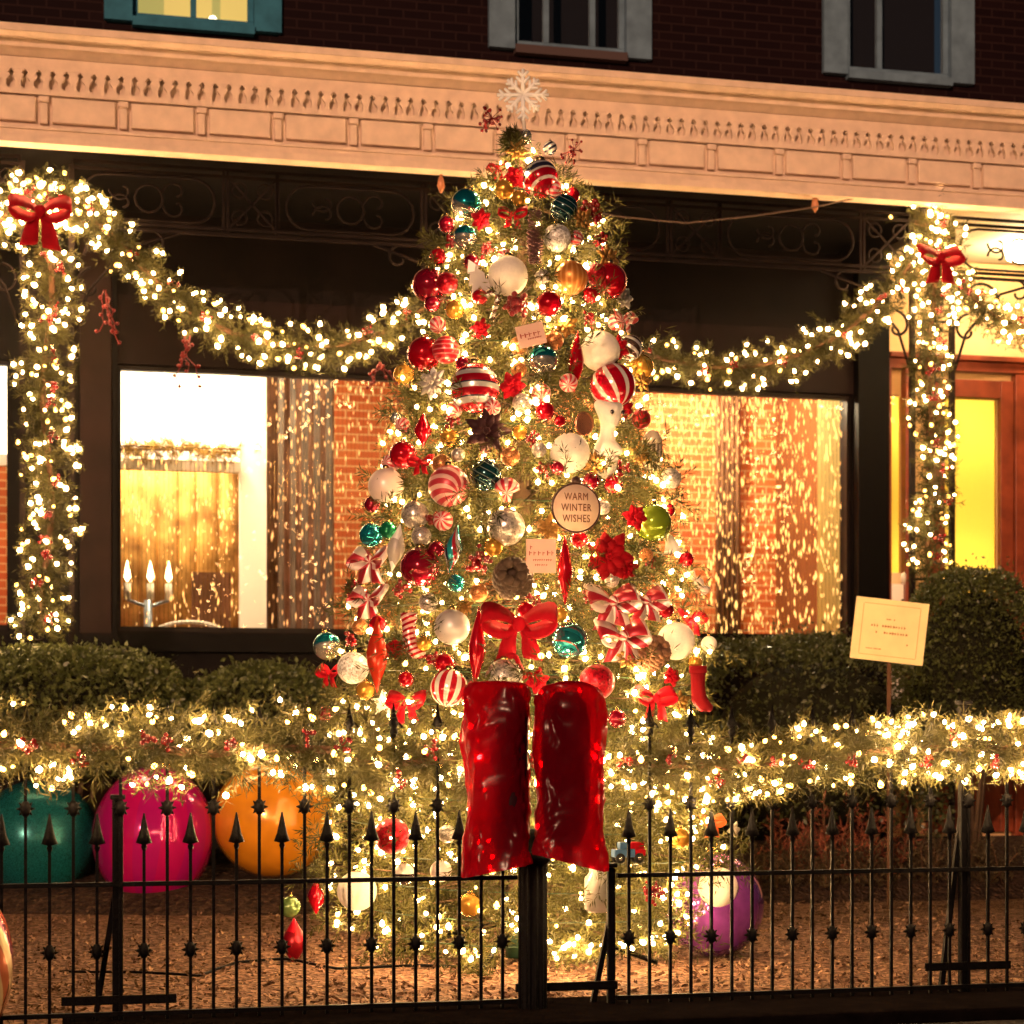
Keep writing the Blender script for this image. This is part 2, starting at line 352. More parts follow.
# ================================================================== the house
house = thing('brick_house', 'dark brick house with pale carved porch cornice and black shopfront behind the decorated tree', 'house', (0, YW, 0))
house.matrix_basis = Matrix.Translation((0, YW, 0)); HO = Vector((0, YW, 0))
class HB(MB):          # world coordinates into the house's
    def build(s, name, m, parent=house, bevel=0.):
        s.v = [tuple(Vector(p)-HO) for p in s.v]; return MB.build(s, name, m, parent, bevel)
M_brick = mat('shade_toned_brick', (.03, .009, .010), .7, spec=.1); nt = M_brick.node_tree
def brick_nodes(m, c1, c2, mortar, sc=1., msize=.008, bw=.22, rh=.075):
    nt = m.node_tree; b = nt.nodes['Principled BSDF']; tc = nt.nodes.new('ShaderNodeTexCoord'); mp = nt.nodes.new('ShaderNodeMapping')
    mp.inputs['Rotation'].default_value = (-PI/2, 0, 0); nt.links.new(tc.outputs['Object'], mp.inputs['Vector'])
    bt = nt.nodes.new('ShaderNodeTexBrick'); bt.inputs['Scale'].default_value = sc; bt.inputs['Mortar Size'].default_value = msize
    bt.inputs['Brick Width'].default_value = bw; bt.inputs['Row Height'].default_value = rh
    for k, c in (('Color1', c1), ('Color2', c2), ('Mortar', mortar)): bt.inputs[k].default_value = (*c, 1)
    nt.links.new(mp.outputs[0], bt.inputs['Vector']); nt.links.new(bt.outputs['Color'], b.inputs['Base Color'])
    bp = nt.nodes.new('ShaderNodeBump'); bp.inputs['Strength'].default_value = .5; bp.inputs['Distance'].default_value = .01; bp.invert = True
    nt.links.new(bt.outputs['Fac'], bp.inputs['Height']); nt.links.new(bp.outputs['Normal'], b.inputs['Normal'])
brick_nodes(M_brick, (.008, .0022, .0035), (.013, .004, .005), (.024, .011, .011))  # brick colours darkened all over to carry the cornice's shade
def wall_with_holes(b, x0, x1, z0, z1, ya, yb, holes):
    xs = sorted({x0, x1, *[h[0] for h in holes], *[h[1] for h in holes]}); zs = sorted({z0, z1, *[h[2] for h in holes], *[h[3] for h in holes]})
    for i in range(len(xs)-1):
        for j in range(len(zs)-1):
            cx, cz = (xs[i]+xs[i+1])/2, (zs[j]+zs[j+1])/2
            if not any(h[0] < cx < h[1] and h[2] < cz < h[3] for h in holes): b.box((xs[i], ya, zs[j]), (xs[i+1], yb, zs[j+1]))
def X(px, Y, py=500): return PY(px, py, Y).x
def Zp(px, py, Y): return PY(px, py, Y).z
# --- cornice heights on the porch front
YC = YP-.28
zc = lambda py, px=120: Zp(px, py, YC)
ZT, Z1, Z2, Z3, Z4, Z5, ZB = zc(45), zc(54), zc(64), zc(101), zc(129), zc(133), zc(148)
XL, XR = -5.5, 12.5
b = HB()     # crown, stepped mouldings
b.box((XL, YC-.20, ZT-.02), (XR, YW-.01, ZT+.03))
prof = [(-.20, ZT-.023), (-.17, ZT-.05), (-.11, Z1+.02), (-.10, Z1-.03), (-.07, Z2+.03), (-.02, Z2), (.12, Z2), (.12, ZT-.023)]
for i in range(1):
    M = Matrix(((0, 1, 0, 0), (1, 0, 0, YC), (0, 0, 1, 0), (0, 0, 0, 1))); b.prism(prof, XL, XR, M)
b.box((XL, YC+.058, ZB+.002), (XR, YC+.16, Z2-.002)); b.box((XL, YC+.046, Z3-.002), (XR, YC+.057, Z2-.006)); b.box((XL, YC+.034, Z5+.002), (XR, YC+.057, Z3-.004))                                  # backing board
b.box((XL, YC-.03, ZB-.02), (XR, YC+.055, Z5+.0)); b.box((XL, YC-.06, ZB-.02), (XR, YC-.033, ZB+.03)); b.box((XL, YC-.045, Z5-.025), (XR, YC-.033, Z5-.003))
b.build('cornice', M_cornice)
b = HB(); pitch = .094; n = int((XR-XL)/pitch)                                     # sawn frieze
h = Z2-Z3
b.box((XL, YC-.01, Z3+h*.66), (XR, YC+.019, Z2-.004)); b.box((XL, YC-.01, Z3+.003), (XR, YC+.019, Z3+h*.16))
for i in range(n):
    x = XL+(i+.5)*pitch; p = pitch/2
    half = [(.62, 0), (.36, .10), (.26, .22), (.32, .40), (.66, .55), (.84, .68), (.50, .82), (.76, .92), (.95, 1)]
    if i % 2: half = [(w*.55+.28 if 0 < j < 8 else w, t) for j, (w, t) in enumerate(half)]
    z0, z1 = Z3+h*.16, Z3+h*.66
    poly = [(x+w*p, z0+(z1-z0)*t) for w, t in half]+[(x-w*p, z0+(z1-z0)*t) for w, t in half[::-1]]
    b.prism(poly, YC-.008, YC+.019)
b.build('frieze', M_cornice)
b = HB(); bp_ = .545; n = int((XR-XL)/bp_)
for i in range(n):
    x = XL+.1+i*bp_; b.box((x+.085, YC-.006, Z4+.012), (x+bp_-.025, YC+.058, Z3-.01))
b.build('block_panel', M_cornice, bevel=.008)
b = HB(); b.box((-.005, YC-.012, Z3-.045), (.065, YC+.058, Z3-.004)); b.box((.003, YC-.002, Z4+.002), (.057, YC+.058, Z3-.048))
br0 = b.build('bracket', M_cornice, bevel=.006)
for i in range(n):
    o = br0 if i == 0 else br0.copy()
    if i: COL.objects.link(o)
    o.parent = house; o.location = (XL+.1+i*bp_, 0, 0)
XB = X(915, YP)
b = HB(); b.box((XL, YC+.17, ZB+.03), (XB, YW-.013, ZB+.09)); b.build('porch_ceiling', M_ceil)
b = HB(); b.box((XB+.122, YC+.17, ZB+.03), (XR, YW-.013, ZB+.09)); b.build('porch_ceiling', mat('cream_ceiling', (.8, .68, .46), .6))
b = HB(); b.box((XB+.002, YC+.17, ZB-.16), (XB+.12, YW-.13, ZB+.09)); b.build('light_shield_beam', M_ceil)  # beam added to keep the lantern's light out of the dark bays
# --- upper storey
UZ = lambda px, py: Zp(px, py, YW)
ups = [(104, 281, 30, 'a'), (488, 650, 57, 'b'), (822, 972, 82, 'c')]
holes = []
for a_, b_, py, k in ups: holes.append((X(a_, YW, 20)+.02, X(b_, YW, 20)-.02, UZ((a_+b_)/2, py)+.0, UZ((a_+b_)/2, py)+1.9))
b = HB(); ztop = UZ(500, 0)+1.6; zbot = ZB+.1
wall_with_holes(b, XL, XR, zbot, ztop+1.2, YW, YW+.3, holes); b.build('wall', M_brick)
M_blue = mat('pale_blue_paint', (.15, .24, .33), .5, noise=.2, nscale=8); M_tealp = mat('teal_paint', (.04, .19, .30), .5, noise=.2, nscale=8)
M_pane = glass('window_glass', 1.45)
for (a_, b_, py, k), (x0, x1, z0, z1) in zip(ups, holes):
    mp_ = M_tealp if k == 'a' else M_blue; w = b = HB(); cw = .2
    b.box((x0-.02, YW-.05, z0+.02), (x0+cw, YW+.1, z1)); b.box((x1-cw, YW-.05, z0+.02), (x1+.02, YW+.1, z1)); b.box((x0+cw, YW-.05, z1-.2), (x1-cw, YW+.1, z1))
    win = b.build('window', mp_); win['label'] = {'a': 'upper window with teal frame and lit pane', 'b': 'upper window with pale blue frame and curtains', 'c': 'dark upper window with pale blue frame'}[k]
    b = HB(); b.box((x0+cw, YW-.08, z0-.02), (x1-cw, YW+.1, z0+.05)); b.build('sill', mat('sill_paint', (.10, .07, .07), .6) if k == 'b' else mp_, win)
    b = HB(); xa, xb = x0+cw+.002, x1-cw-.002; xm = (xa+xb)/2
    b.box((xa, YW+.02, z0+.053), (xb, YW+.07, z0+.11))
    for q in (xa, xb-.045) + ((xm-.02,) if k == 'a' else (xa+.26, xb-.3) if k == 'b' else (xa+.3,)): b.box((q, YW+.018, z0+.112), (q+.045, YW+.068, z1-.2))
    b.build('sash', mp_, win)
    b = HB(); b.box((xa, YW+.04, z0+.05), (xb, YW+.046, z1-.2)); b.build('pane', M_pane, win)
    b = HB(); b.box((xa-.1, YW+.5, z0-.2), (xb+.1, YW+.52, z1+.2))
    b.build('room', emat('lit_upstairs_room', (.62, .5, .14), .75) if k == 'a' else mat('dark_room', (.012, .012, .016), .8), win)
    if k == 'a':
        b = HB(); b.ball((xm+.18, YW+.3, z0+.2), .035); b.build('lamp', emat('far_lamp', (1, .9, .6), 4), win)
# --- shopfront
SW = (X(118, YW), X(851, YW), Zp(118, 631, YW), Zp(118, 364, YW)); SL = (X(-170, YW), X(10, YW), SW[2], SW[3])
DR = (X(944, YW), X(1002, YW), 0, 0)
xd0, xd1 = X(886, YW), X(1100, YW)
b = HB(); wall_with_holes(b, XL, xd0-.02, .1, ZB+.1, YW+.0, YW+.25, [SW, SL]); b.build('shopfront', M_black)
b = HB()       # black pilasters and panel trim
for pa, pb in ((8, 24), (112, 117)): b.box((X(pa, YW), YW-.05, .3), (X(pb, YW), YW-.002, ZB+.03))
b.box((X(853, YW), YW-.12, .3), (xd0-.02, YW-.002, ZB+.03))
b.box((X(26, YW), YW-.07, SW[2]-.16), (X(851, YW), YW-.002, SW[2]-.02)); b.build('pilaster', mat('black_gloss_paint', (.002, .0015, .0015), .5, spec=.08))
b = HB(); b.box((X(80, YW), YW-.035, .5), (X(111, YW), YW-.002, ZB+.03)); b.build('panel', mat('brown_panel', (.014, .006, .005), .5, noise=.3, nscale=4, spec=.12))
b = HB(); b.box((X(24, YW), YW-.015, SW[3]+.003), (X(853, YW), YW-.003, SW[3]+.55)); b.build('signboard', mat('brown_board', (.007, .003, .003), .5, noise=.3, nscale=4, spec=.1))
for nm, (x0, x1, z0, z1), lab in (('shop_window', SW, None), ('shop_window', SL, None)):
    b = HB(); t = .04
    b.box((x0, YW+.03, z0), (x1, YW+.1, z0+t)); b.box((x0, YW+.03, z1-t), (x1, YW+.1, z1)); b.box((x0, YW+.03, z0+t), (x0+t*.6, YW+.1, z1-t)); b.box((x1-t*.6, YW+.03, z0+t), (x1, YW+.1, z1-t))
    f = b.build(nm, mat('dark_frame', (.008, .005, .005), .4, spec=.1)); b = HB(); b.box((x0+.02, YW+.05, z0+.03), (x1-.02, YW+.057, z1-.03)); b.build('pane', M_pane, f)
# --- the room behind the shop window
RX0, RX1, RZ0, RZ1, RY = X(-180, YW), xd0-.1, SW[2]-.7, SW[3]+.7, 18.6
M_rbrick = mat('orange_brick', (.4, .17, .08), .8, spec=.2); brick_nodes(M_rbrick, (.42, .085, .025), (.5, .13, .035), (.6, .34, .15))
b = HB(); b.box((RX0, RY, RZ0), (RX1, RY+.1, RZ1)); b.build('room_wall', M_rbrick)
M_rp = mat('room_plaster', (.20, .065, .022), .8, noise=.1)
b = HB(); b.box((RX0-.1, YW+.252, RZ0), (RX0-.002, RY+.1, RZ1)); b.box((RX1+.002, YW+.252, RZ0), (RX1+.09, RY+.1, RZ1)); b.box((RX0-.1, YW+.252, RZ1+.002), (RX1+.09, RY+.1, RZ1+.08)); b.box((RX0-.1, YW+.252, RZ0-.08), (RX1+.09, RY+.1, RZ0-.002)); b.build('room_shell', M_rp)
# partition seen in the left half: white post, rail, lit transom
Yq = 17.3; M_wp = mat('white_paint', (.85, .80, .72), .5)
xq0, xq1, xq2 = X(60, Yq), X(240, Yq), X(266, Yq); zr = Zp(180, 465, Yq)
b = HB(); b.box((xq1, Yq-.04, RZ0+.01), (xq2, Yq+.1, RZ1-.01)); b.box((xq0-1.2, Yq-.03, zr-.05), (xq1-.003, Yq+.06, zr+.04)); b.build('partition', M_wp)
b = HB(); b.box((xq0-1.2, Yq+.02, zr+.05), (xq1-.003, Yq+.03, RZ1-.02)); b.build('lit_transom', emat('lit_transom_glass', (1, .88, .62), 3.))
b = HB()
for i in range(5):
    x = X(278+i*12, Yq); b.box((x, Yq-.02, RZ0+.02), (x+.05, Yq, RZ1-.1))
b.build('metal_screen', mat('grey_slat', (.11, .085, .07), .35, .3, noise=.3)); 
b = HB(); b.box((X(266, Yq+.3), Yq+.3, RZ0+.02), (X(334, Yq+.3), Yq+.36, RZ1-.05)); b.build('dark_drape', mat('brown_drape', (.16, .08, .05), .7, noise=.4, nscale=7))
for pa, pb, c in ((40, 236, (.72, .34, .10)), (716, 741, (.13, .06, .03)), (815, 838, (.12, .05, .03))):
    b = HB(); x0, x1 = X(pa, 18.3), X(pb, 18.3); k = 10
    for i in range(k): b.tube([(x0+(x1-x0)*(i+.5)/k, 18.3+.03*(i % 2), RZ0+.02), (x0+(x1-x0)*(i+.5)/k, 18.3+.03*(i % 2), RZ1-.05)], (x1-x0)/k*.7, 6)
    b.build('drape', mat('drape_%d' % pa, c, .7, noise=.65, nscale=5))  # left drape's amber blotches stand in for reflected trees and orange glow
# --- porch bay at the right: door, sidelight, cream wall, lamp
M_wood = mat('varnished_wood', (.19, .036, .014), .4, noise=.35, nscale=5, coat=.3)
M_cream = mat('cream_wall', (.66, .42, .2), .7, noise=.06)
zdt, zdb = Zp(970, 398, YW), Zp(970, 580, YW)
sx0, sx1 = X(889, YW), X(903, YW); dx0, dx1 = X(944, YW), X(999, YW); zh = Zp(970, 372, YW)
b = HB(); wall_with_holes(b, xd0, XR, .1, ZB+.1, YW+.05, YW+.25, [(sx0, sx1, .9, zdt), (dx0, dx1, zdb-.35, zdt), ]); b.build('porch_wall', M_cream)
b = HB(); e = YW-.06
b.box((xd0, e, zh-.005), (xd1+.4, YW+.048, zh+.08)); b.box((xd0, e-.05, zh+.083), (xd1+.4, YW+.048, zh+.13))
b.box((sx1, e, .2), (sx1+.09, YW+.048, zh-.008)); b.box((xd0, e, .2), (sx0-.0, YW+.048, zh-.008)); fr = b.build('door_frame', M_wood, bevel=.006)
b = HB(); xr_ = X(1012, YW); y0, y1 = YW-.03, YW+.04
b.box((dx0-.16, y0, .3), (dx0-.002, y1, zdt+.16)); b.box((dx1+.002, y0, .3), (xr_, y1, zdt+.16)); b.box((dx0-.002, y0+.002, zdt+.002), (dx1+.002, y1, zdt+.158)); b.box((dx0-.002, y0+.002, .3), (dx1+.002, y1, zdb-.352))
dr = b.build('door', M_wood, bevel=.006)
b = HB(); b.box((xr_+.01, YW-.05, .2), (xr_+.12, YW+.045, zh-.008)); b.box((xr_+.125, YW-.02, .2), (xr_+.7, YW+.045, zh-.008)); b.build('door_jamb', M_wood, bevel=.006)
M_yel = glass('door_glass', 1.45, (1, .93, .6))
b = HB(); b.box((dx0, YW+.06, zdb-.35), (dx1, YW+.07, zdt)); b.build('pane', M_yel, dr)
b = HB(); b.box((sx0, YW+.06, Zp(895, 572, YW)), (sx1, YW+.07, zdt)); b.build('sidelight', M_yel)
b = HB(); b.box((sx0, YW-.01, .9), (sx1, YW+.03, Zp(895, 584, YW))); b.build('sidelight_panel', M_wp)
b = HB(); b.ball((dx1+.07, YW-.09, zdb-.9), .035); b.tube([(dx1+.07, YW-.02, zdb-.9), (dx1+.07, YW-.09, zdb-.9)], .012); b.build('door_handle', M_cap, dr)
for i, (a0, a1) in enumerate(((sx0, sx1), (dx0, dx1))):
    b = HB(); x0, x1 = a0-.12, a1+.12; y0 = YW+.252
    x0 -= .15; x1 += .35; b.box((x0, y0+.55, .5), (x1, y0+.6, zdt+.5)); b.box((x0-.05, y0, .5), (x0-.002, y0+.6, zdt+.5)); b.box((x1+.002, y0, .5), (x1+.05, y0+.6, zdt+.5)); b.box((x0, y0, zdt+.502), (x1, y0+.6, zdt+.55))
    z0_ = zdb-.35 if i else Zp(895, 572, YW)
    pl = [(a0+(a1-a0)*k/24, YW+.085+.006*(k % 2)) for k in range(25)]; b.add([(x, y, z) for z in (z0_, zdt) for x, y in pl], [(k, k+1, 26+k, 25+k) for k in range(24)], True)
    bl = b.build('yellow_blind', mat('yellow_blind', (1., .88, .40), .7, trans=.8, spec=.1))
    b = HB(); b.ball(Vector(((a0+a1)/2, y0+.25, zdt-.15)), .06, 12, 8); b.ball(Vector(((a0+a1)/2, y0+.3, zdb+.1)), .045, 12, 8); b.build('lamp', emat('hall_lamp_%d' % i, (1, .76, .36), (200., 330.)[i]), bl)
# --- porch columns of cast iron and the ironwork frieze
def scroll(c, r, a0, a1, turns_in=.25, n=22):
    return [Vector((c[0]+(r*(1-(1-turns_in)*t))*math.cos(a0+(a1-a0)*t), c[1], c[2]+(r*(1-(1-turns_in)*t))*math.sin(a0+(a1-a0)*t))) for t in [i/(n-1) for i in range(n)]]
ZFt, ZFb = ZB-.03, ZB-.03-.47
colx = [X(47, YP), X(497, YP), X(932, YP)]
colx = [colx[0]-(colx[1]-colx[0])]+colx+[colx[2]+(colx[2]-colx[1])]
M_fil = mat('iron_filigree', (.0085, .006, .006), .6, 0, noise=.3, spec=.04)
for x in colx:
    b = HB(); w = .17
    for sx in (-1, 1): b.bar((x+sx*w, YP, .3), (x+sx*w, YP, ZFb+.44), .04)
    k = int((ZFb-.3)/.34)
    for i in range(k):
        z = .45+i*.34
        b.bar((x-w, YP, z-.1), (x+w, YP, z-.1), .018)
        for sg in (-1, 1):
            b.tube(scroll((x+sg*.07, YP, z+.06), .07, PI/2, PI/2+sg*4.6), .009, 5); b.tube(scroll((x-sg*.07, YP, z+.16), .06, -PI/2, -PI/2+sg*4.6), .009, 5)
    b.box((x-.22, YP-.12, .05), (x+.22, YP+.12, .3)); b.build('column', M_fil)
for ca, cb in zip(colx[:-1], colx[1:]):
    b = HB(); x0, x1 = ca+.18, cb-.18
    for z in (ZFt, ZFt-.05, ZFb+.04, ZFb): b.bar((x0, YP, z), (x1, YP, z), .022)
    wide, nar = 1.05, .36; n = max(1, round((x1-x0)/(wide+nar))); tot = (x1-x0)/n; nar_ = tot*.27; wd_ = tot-nar_
    za, zb_ = ZFb+.05, ZFt-.06; zm = (za+zb_)/2; hh = (zb_-za)/2-.02
    for i in range(n):
        u = x0+i*tot
        for q in (u, u+wd_, u+wd_+.03, u+tot-.01): b.bar((q, YP, ZFb), (q, YP, ZFt), .02)
        cx = u+wd_/2; hw = wd_/2-.06; st = []
        for t in range(9): a = PI/2+PI*t/8; st.append((cx-hw+hh+hh*math.cos(a), YP, zm+hh*math.sin(a)))
        for t in range(9): a = -PI/2+PI*t/8; st.append((cx+hw-hh+hh*math.cos(a), YP, zm+hh*math.sin(a)))
        b.tube(st, .011, 5, closed=True)
        b.tube([(cx+.10*math.cos(a), YP, zm+.10*math.sin(a)) for a in [k*PI/6 for k in range(12)]], .010, 5, closed=True)
        for sg in (-1, 1):
            b.tube(scroll((cx+sg*.19, YP, zm+.05), .09, PI, PI-sg*4.5), .009, 5); b.tube(scroll((cx+sg*.19, YP, zm-.05), .09, PI, PI+sg*4.5), .009, 5)
        v = u+wd_+.04; w2 = nar_-.06
        b.bar((v, YP, za), (v+w2, YP, zb_), .016); b.bar((v, YP, zb_), (v+w2, YP, za), .016)
        for ex, ez in ((0, 0), (1, 0), (0, 1), (1, 1)): b.tube([(v+w2*(.22+.56*ex)+.055*math.cos(a), YP, zm+(ez-.5)*.2+.055*math.sin(a)) for a in [k*PI/5 for k in range(10)]], .008, 5, closed=True)
    b.build('ironwork_frieze', M_fil)
    for cx, sg in ((ca+.19, 1), (cb-.19, -1)):
        b = HB()
        b.tube(scroll((cx+sg*.27, YP, ZFb-.2), .2, PI/2+sg*PI/2, PI/2-sg*3.6, .2), .013, 5); b.tube(scroll((cx+sg*.12, YP, ZFb-.42), .13, PI/2, PI/2+sg*4.5, .2), .012, 5)
        b.tube(scroll((cx+sg*.55, YP, ZFb-.1), .1, PI/2, PI/2-sg*4.5, .2), .011, 5); b.tube([(cx, YP, ZFb-.75), (cx+sg*.1, YP, ZFb-.45), (cx+sg*.4, YP, ZFb-.12), (cx+sg*.75, YP, ZFb-.01)], .012, 5)
        b.build('scroll_bracket', M_fil)
# ================================================================== lamps and things in the shop
pc = PY(1016, 243, 15.5); pc.x += .05
lan = thing('porch_lantern', 'bright glowing porch lantern under the cornice at the right edge', 'lantern', pc)
b = MB(); b.lathe([(.02, -.16), (.12, -.13), (.15, 0), (.12, .13), (.03, .17)], 14); b.build('globe', emat('lantern_glow', (1, .80, .45), 160.), lan)
b = MB(); b.lathe([(.04, .171), (.13, .175), (.05, .24), (.012, .27)], 12); b.tube([(0, 0, .26), (0, 0, ZB+.03-pc.z)], .008); b.build('hanger', M_iron, lan)
def room_fill_lamp(px, Y, z, label, s):  # lamps added mostly out of sight to light the shop room
    t = thing('room_fill_lamp', label, 'lamp', (X(px, Y), Y, z))
    b = MB(); b.ball((0, 0, 0), .13, 14, 10); b.build('globe', emat('room_fill_glow_%d' % px, (1, .78, .46), s), t)
    b = MB(); b.tube([(0, 0, .12), (0, 0, RZ1-z)], .01); b.lathe([(.06, .115), (.03, .16)], 10); b.build('hanger', M_iron, t)
room_fill_lamp(215, 16.8, SW[3]+.25, 'added round lamp above the window head, lighting the left half of the room', 620.)
room_fill_lamp(705, 17.5, SW[3]+.34, 'added round lamp high in the room, lighting the wall behind the gold glints', 560.)
b = HB(); b.box((X(192, 17.2), 17.2, RZ0+.01), (X(231, 17.2), 17.28, Zp(200, 572, 17.2))); b.build('cabinet', mat('brown_cabinet', (.14, .06, .03), .5, noise=.4, nscale=4))
room_fill_lamp(140, 17.75, SW[3]+.15, 'added round lamp hidden behind the left window transom, lighting the drape', 420.)
t = thing('candle_stand', 'tall metal candle stand with three glowing candles in the bright left window', 'candle stand', (X(148, 16.95), 16.95, RZ0)); base = Vector(t.location)
zs = Zp(148, 600, 16.95)-RZ0
b = MB(); b.tube([(0, 0, 0), (0, 0, zs)], .035, 10); b.lathe([(.2, 0), (.2, .02), (.03, .05)], 14); b.tube([(-.17, 0, zs), (0, 0, zs-.06), (.17, 0, zs)], .015); b.build('stand', mat('steel_blue', (.35, .42, .52), .3, .6), t)
for dx in (-.17, .02, .17):
    b = MB(); b.tube([(dx, 0, zs), (dx, 0, zs+.14)], .03, 8); c = b.build('candle', M_white, t)
    b = MB(); b.lathe([(.004, zs+.15), (.03, zs+.19), (.02, zs+.25), (.003, zs+.33)], 8, Matrix.Translation((dx, 0, 0))); b.build('flame', emat('candle_flame', (1, .72, .36), 9.), c)
t = thing('chair', 'round backed chair just showing above the sill of the bright window', 'chair', (X(190, 16.9), 16.9, RZ0))
zb2 = Zp(190, 622, 16.9)-RZ0
b = MB(); b.tube([(.28*math.cos(a), 0, zb2-.1+.1*math.sin(a)) for a in [PI*i/12 for i in range(13)]], .018, 6); b.build('backrest', M_wp, t)
b = MB(); b.box((-.25, -.01, zb2-.5), (.25, .4, zb2-.45)); b.build('seat', M_wp, t)
for sx in (-.25, .25):
    b = MB(); b.tube([(sx*1.1, 0, 0), (sx*1.1, 0, zb2-.1)], .02, 6); b.build('leg', M_wp, t)
    b = MB(); b.tube([(sx*.9, .36, 0), (sx*.9, .36, zb2-.5)], .02, 6); b.build('leg', M_wp, t)
# glowing glints on strands, standing in for reflections in the shop glass
def reflection_strands(label, px0, px1, py0, py1, Y, n, r, cols):
    x0, x1 = X(px0, Y), X(px1, Y); zt, zb = Zp((px0+px1)/2, py0, Y), Zp((px0+px1)/2, py1, Y)
    t = thing('reflection_strands', label, 'reflection strands', (x0, Y, zt), group='strands of glints standing for reflections in the shop window'); t.matrix_basis = Matrix.Translation((x0, Y, zt))
    ns = max(4, int((x1-x0)/.035)); b = MB(); xs = [(x1-x0)*(i+.5)/ns for i in range(ns)]
    for x in xs: b.tube([(x, 0, .02), (x, 0, zb-zt)], .0018, 3)
    b.tube([(-.02, 0, .02), (x1-x0+.02, 0, .02)], .006, 4); b.build('wire', M_cap, t)
    v = np.array([(.36, 0, 0), (-.36, 0, 0), (0, .36, 0), (0, -.36, 0), (0, 0, 1.9), (0, 0, -1.9)]); fc = np.array([(0, 2, 4), (2, 1, 4), (1, 3, 4), (3, 0, 4), (2, 0, 5), (1, 2, 5), (3, 1, 5), (0, 3, 5)])
    me = bpy.data.meshes.new('tiny_glint'); me.from_pydata([tuple(p) for p in v], [], [tuple(map(int, f)) for f in fc]); me.materials.append(cols)
    Q = []
    for i in range(n):
        tt = random.random()**1.15; p = Vector((random.choice(xs)+random.gauss(0, .016), random.gauss(0, .012), (zb-zt)*tt)); s = r*random.choice((.5, .7, .8, 1, 1.2, 1.5))
        if i < 100:
            o = bpy.data.objects.new('tiny_glint', me); COL.objects.link(o); o.parent = t; o.location = p; o.scale = (s, s, s)
        else: Q.append((v*s+np.array(p))[fc])
    if Q: o = quads('tiny_glint', np.concatenate(Q), cols, t, 3); o['kind'] = 'stuff'
E1 = emat('gold_glint', (1, .58, .17), 2.2); E2 = emat('amber_glint', (1, .55, .2), 1.1)
reflection_strands('dense gold glints standing for reflections in the shop window right of the tree', 525, 846, 393, 640, 16.42, 2200, .0155, E1)
reflection_strands('sparse amber glints standing for glass reflections before the brick left of the tree', 268, 522, 376, 634, 16.42, 850, .013, E2)
reflection_strands('faint amber glints standing for glass reflections before the candle stand', 122, 236, 450, 628, 16.42, 260, .012, E1)
# ================================================================== iron fence along the pavement
ZF = lambda px, py: PY(px, py, YF).z
zr1, zr0 = ZF(360, 880), ZF(360, 1006); zsp, ztip, zk_s, zk_t = ZF(360, 838), 1.33, ZF(360, 945), ZF(360, 806)
def me_of(b, name, m):
    o = b.build(name, m); me = o.data; bpy.data.objects.remove(o); return me
def spear(b, z, h=.13):
    b.lathe([(.007, z-.02), (.012, z-.005), (.009, z+.005), (.033, z+.012), (.021, z+.045), (.012, z+.085), (.003, z+h)], 8)
def knuckle():
    b = MB()
    b.lathe([(.010, -.03), (.02, -.015), (.022, 0), (.02, .015), (.010, .03)], 8)
    for k in range(8):
        a = k*PI/4; b.lathe([(.010, .016), (.001, .036)], 4, Matrix.Rotation(a, 4, 'Y'))
    return me_of(b, 'knuckle', M_iron)
b = MB(); b.bar((0, 0, -.0), (0, 0, ztip-.12), 0.0125); ME_T = me_of(b, 'picket', M_iron)
b = MB(); b.bar((0, 0, -.0), (0, 0, zsp-.02), 0.0125); ME_S = me_of(b, 'picket', M_iron)
b = MB(); spear(b, 0); ME_SP = me_of(b, 'finial', M_iron)
b = MB(); b.lathe([(.010, -.04), (.018, -.02), (.012, 0), (.024, .012), (.010, .05), (.002, .1)], 8); b.tube(scroll((.0, 0, .0), .035, 0, 2.6), .006, 4); ME_TP = me_of(b, 'finial', M_iron)
ME_K = knuckle()
def sub(name, me, parent, loc): o = bpy.data.objects.new(name, me); COL.objects.link(o); o.parent = parent; o.location = loc; return o
def fence(label, x0, x1, xs_short, pitch):
    t = thing('iron_fence', label, 'fence', (x0, YF, 0), group='iron fence runs along the kerb')
    for nm, z in (('rail', zr1), ('rail', zr0)):
        b = MB(); b.box((0, -.014, z-.009), (x1-x0, .014, z+.009)); b.build(nm, M_iron, t)
    k0 = math.ceil((x0-xs_short+.02)/pitch); k1 = math.floor((x1-xs_short-.02)/pitch)
    for k in range(k0, k1+1):
        x = xs_short+k*pitch-x0; tall = k % 2
        p = sub('picket', ME_T if tall else ME_S, t, (x, 0, 0))
        if tall: sub('finial', ME_TP, p, (0, 0, ztip-.12)); sub('knuckle', ME_K, p, (0, 0, zk_t))
        else: sub('finial', ME_SP, p, (0, 0, zsp-.02)); sub('knuckle', ME_K, p, (0, 0, zk_s))
    return t
XF = lambda px: X(px, YF)
fence('black iron fence run left of the fluted centre post', -4.2, XF(517), XF(144), (XF(347)-XF(23))/14)
fence('black iron fence run right of the bagged floodlights', XF(617), 5.2, XF(752), (XF(810)-XF(688.5))/6)
def post(label, px, top, w, brace, foot, fy):
    x = XF(px); t = thing('fence_post', label, 'post', (x, YF+.03, 0)); z = ZF(px, top)
    b = MB(); b.box((-w, -w, 0), (w, w, z)); b.box((-w*1.4, -w*1.4, z+.001), (w*1.4, w*1.4, z+.02)); b.build('shaft', M_iron, t, bevel=.004)
    b = MB(); b.bar((-.005, w, z*.62), (brace, .05, .02), .022); b.build('brace', M_iron, t)
    zz = ZF(px, fy); b = MB(); b.box((foot[0], -.035, zz-.018), (foot[1], -w-.003, zz+.018)); b.build('foot_bar', M_iron, t, bevel=.003)
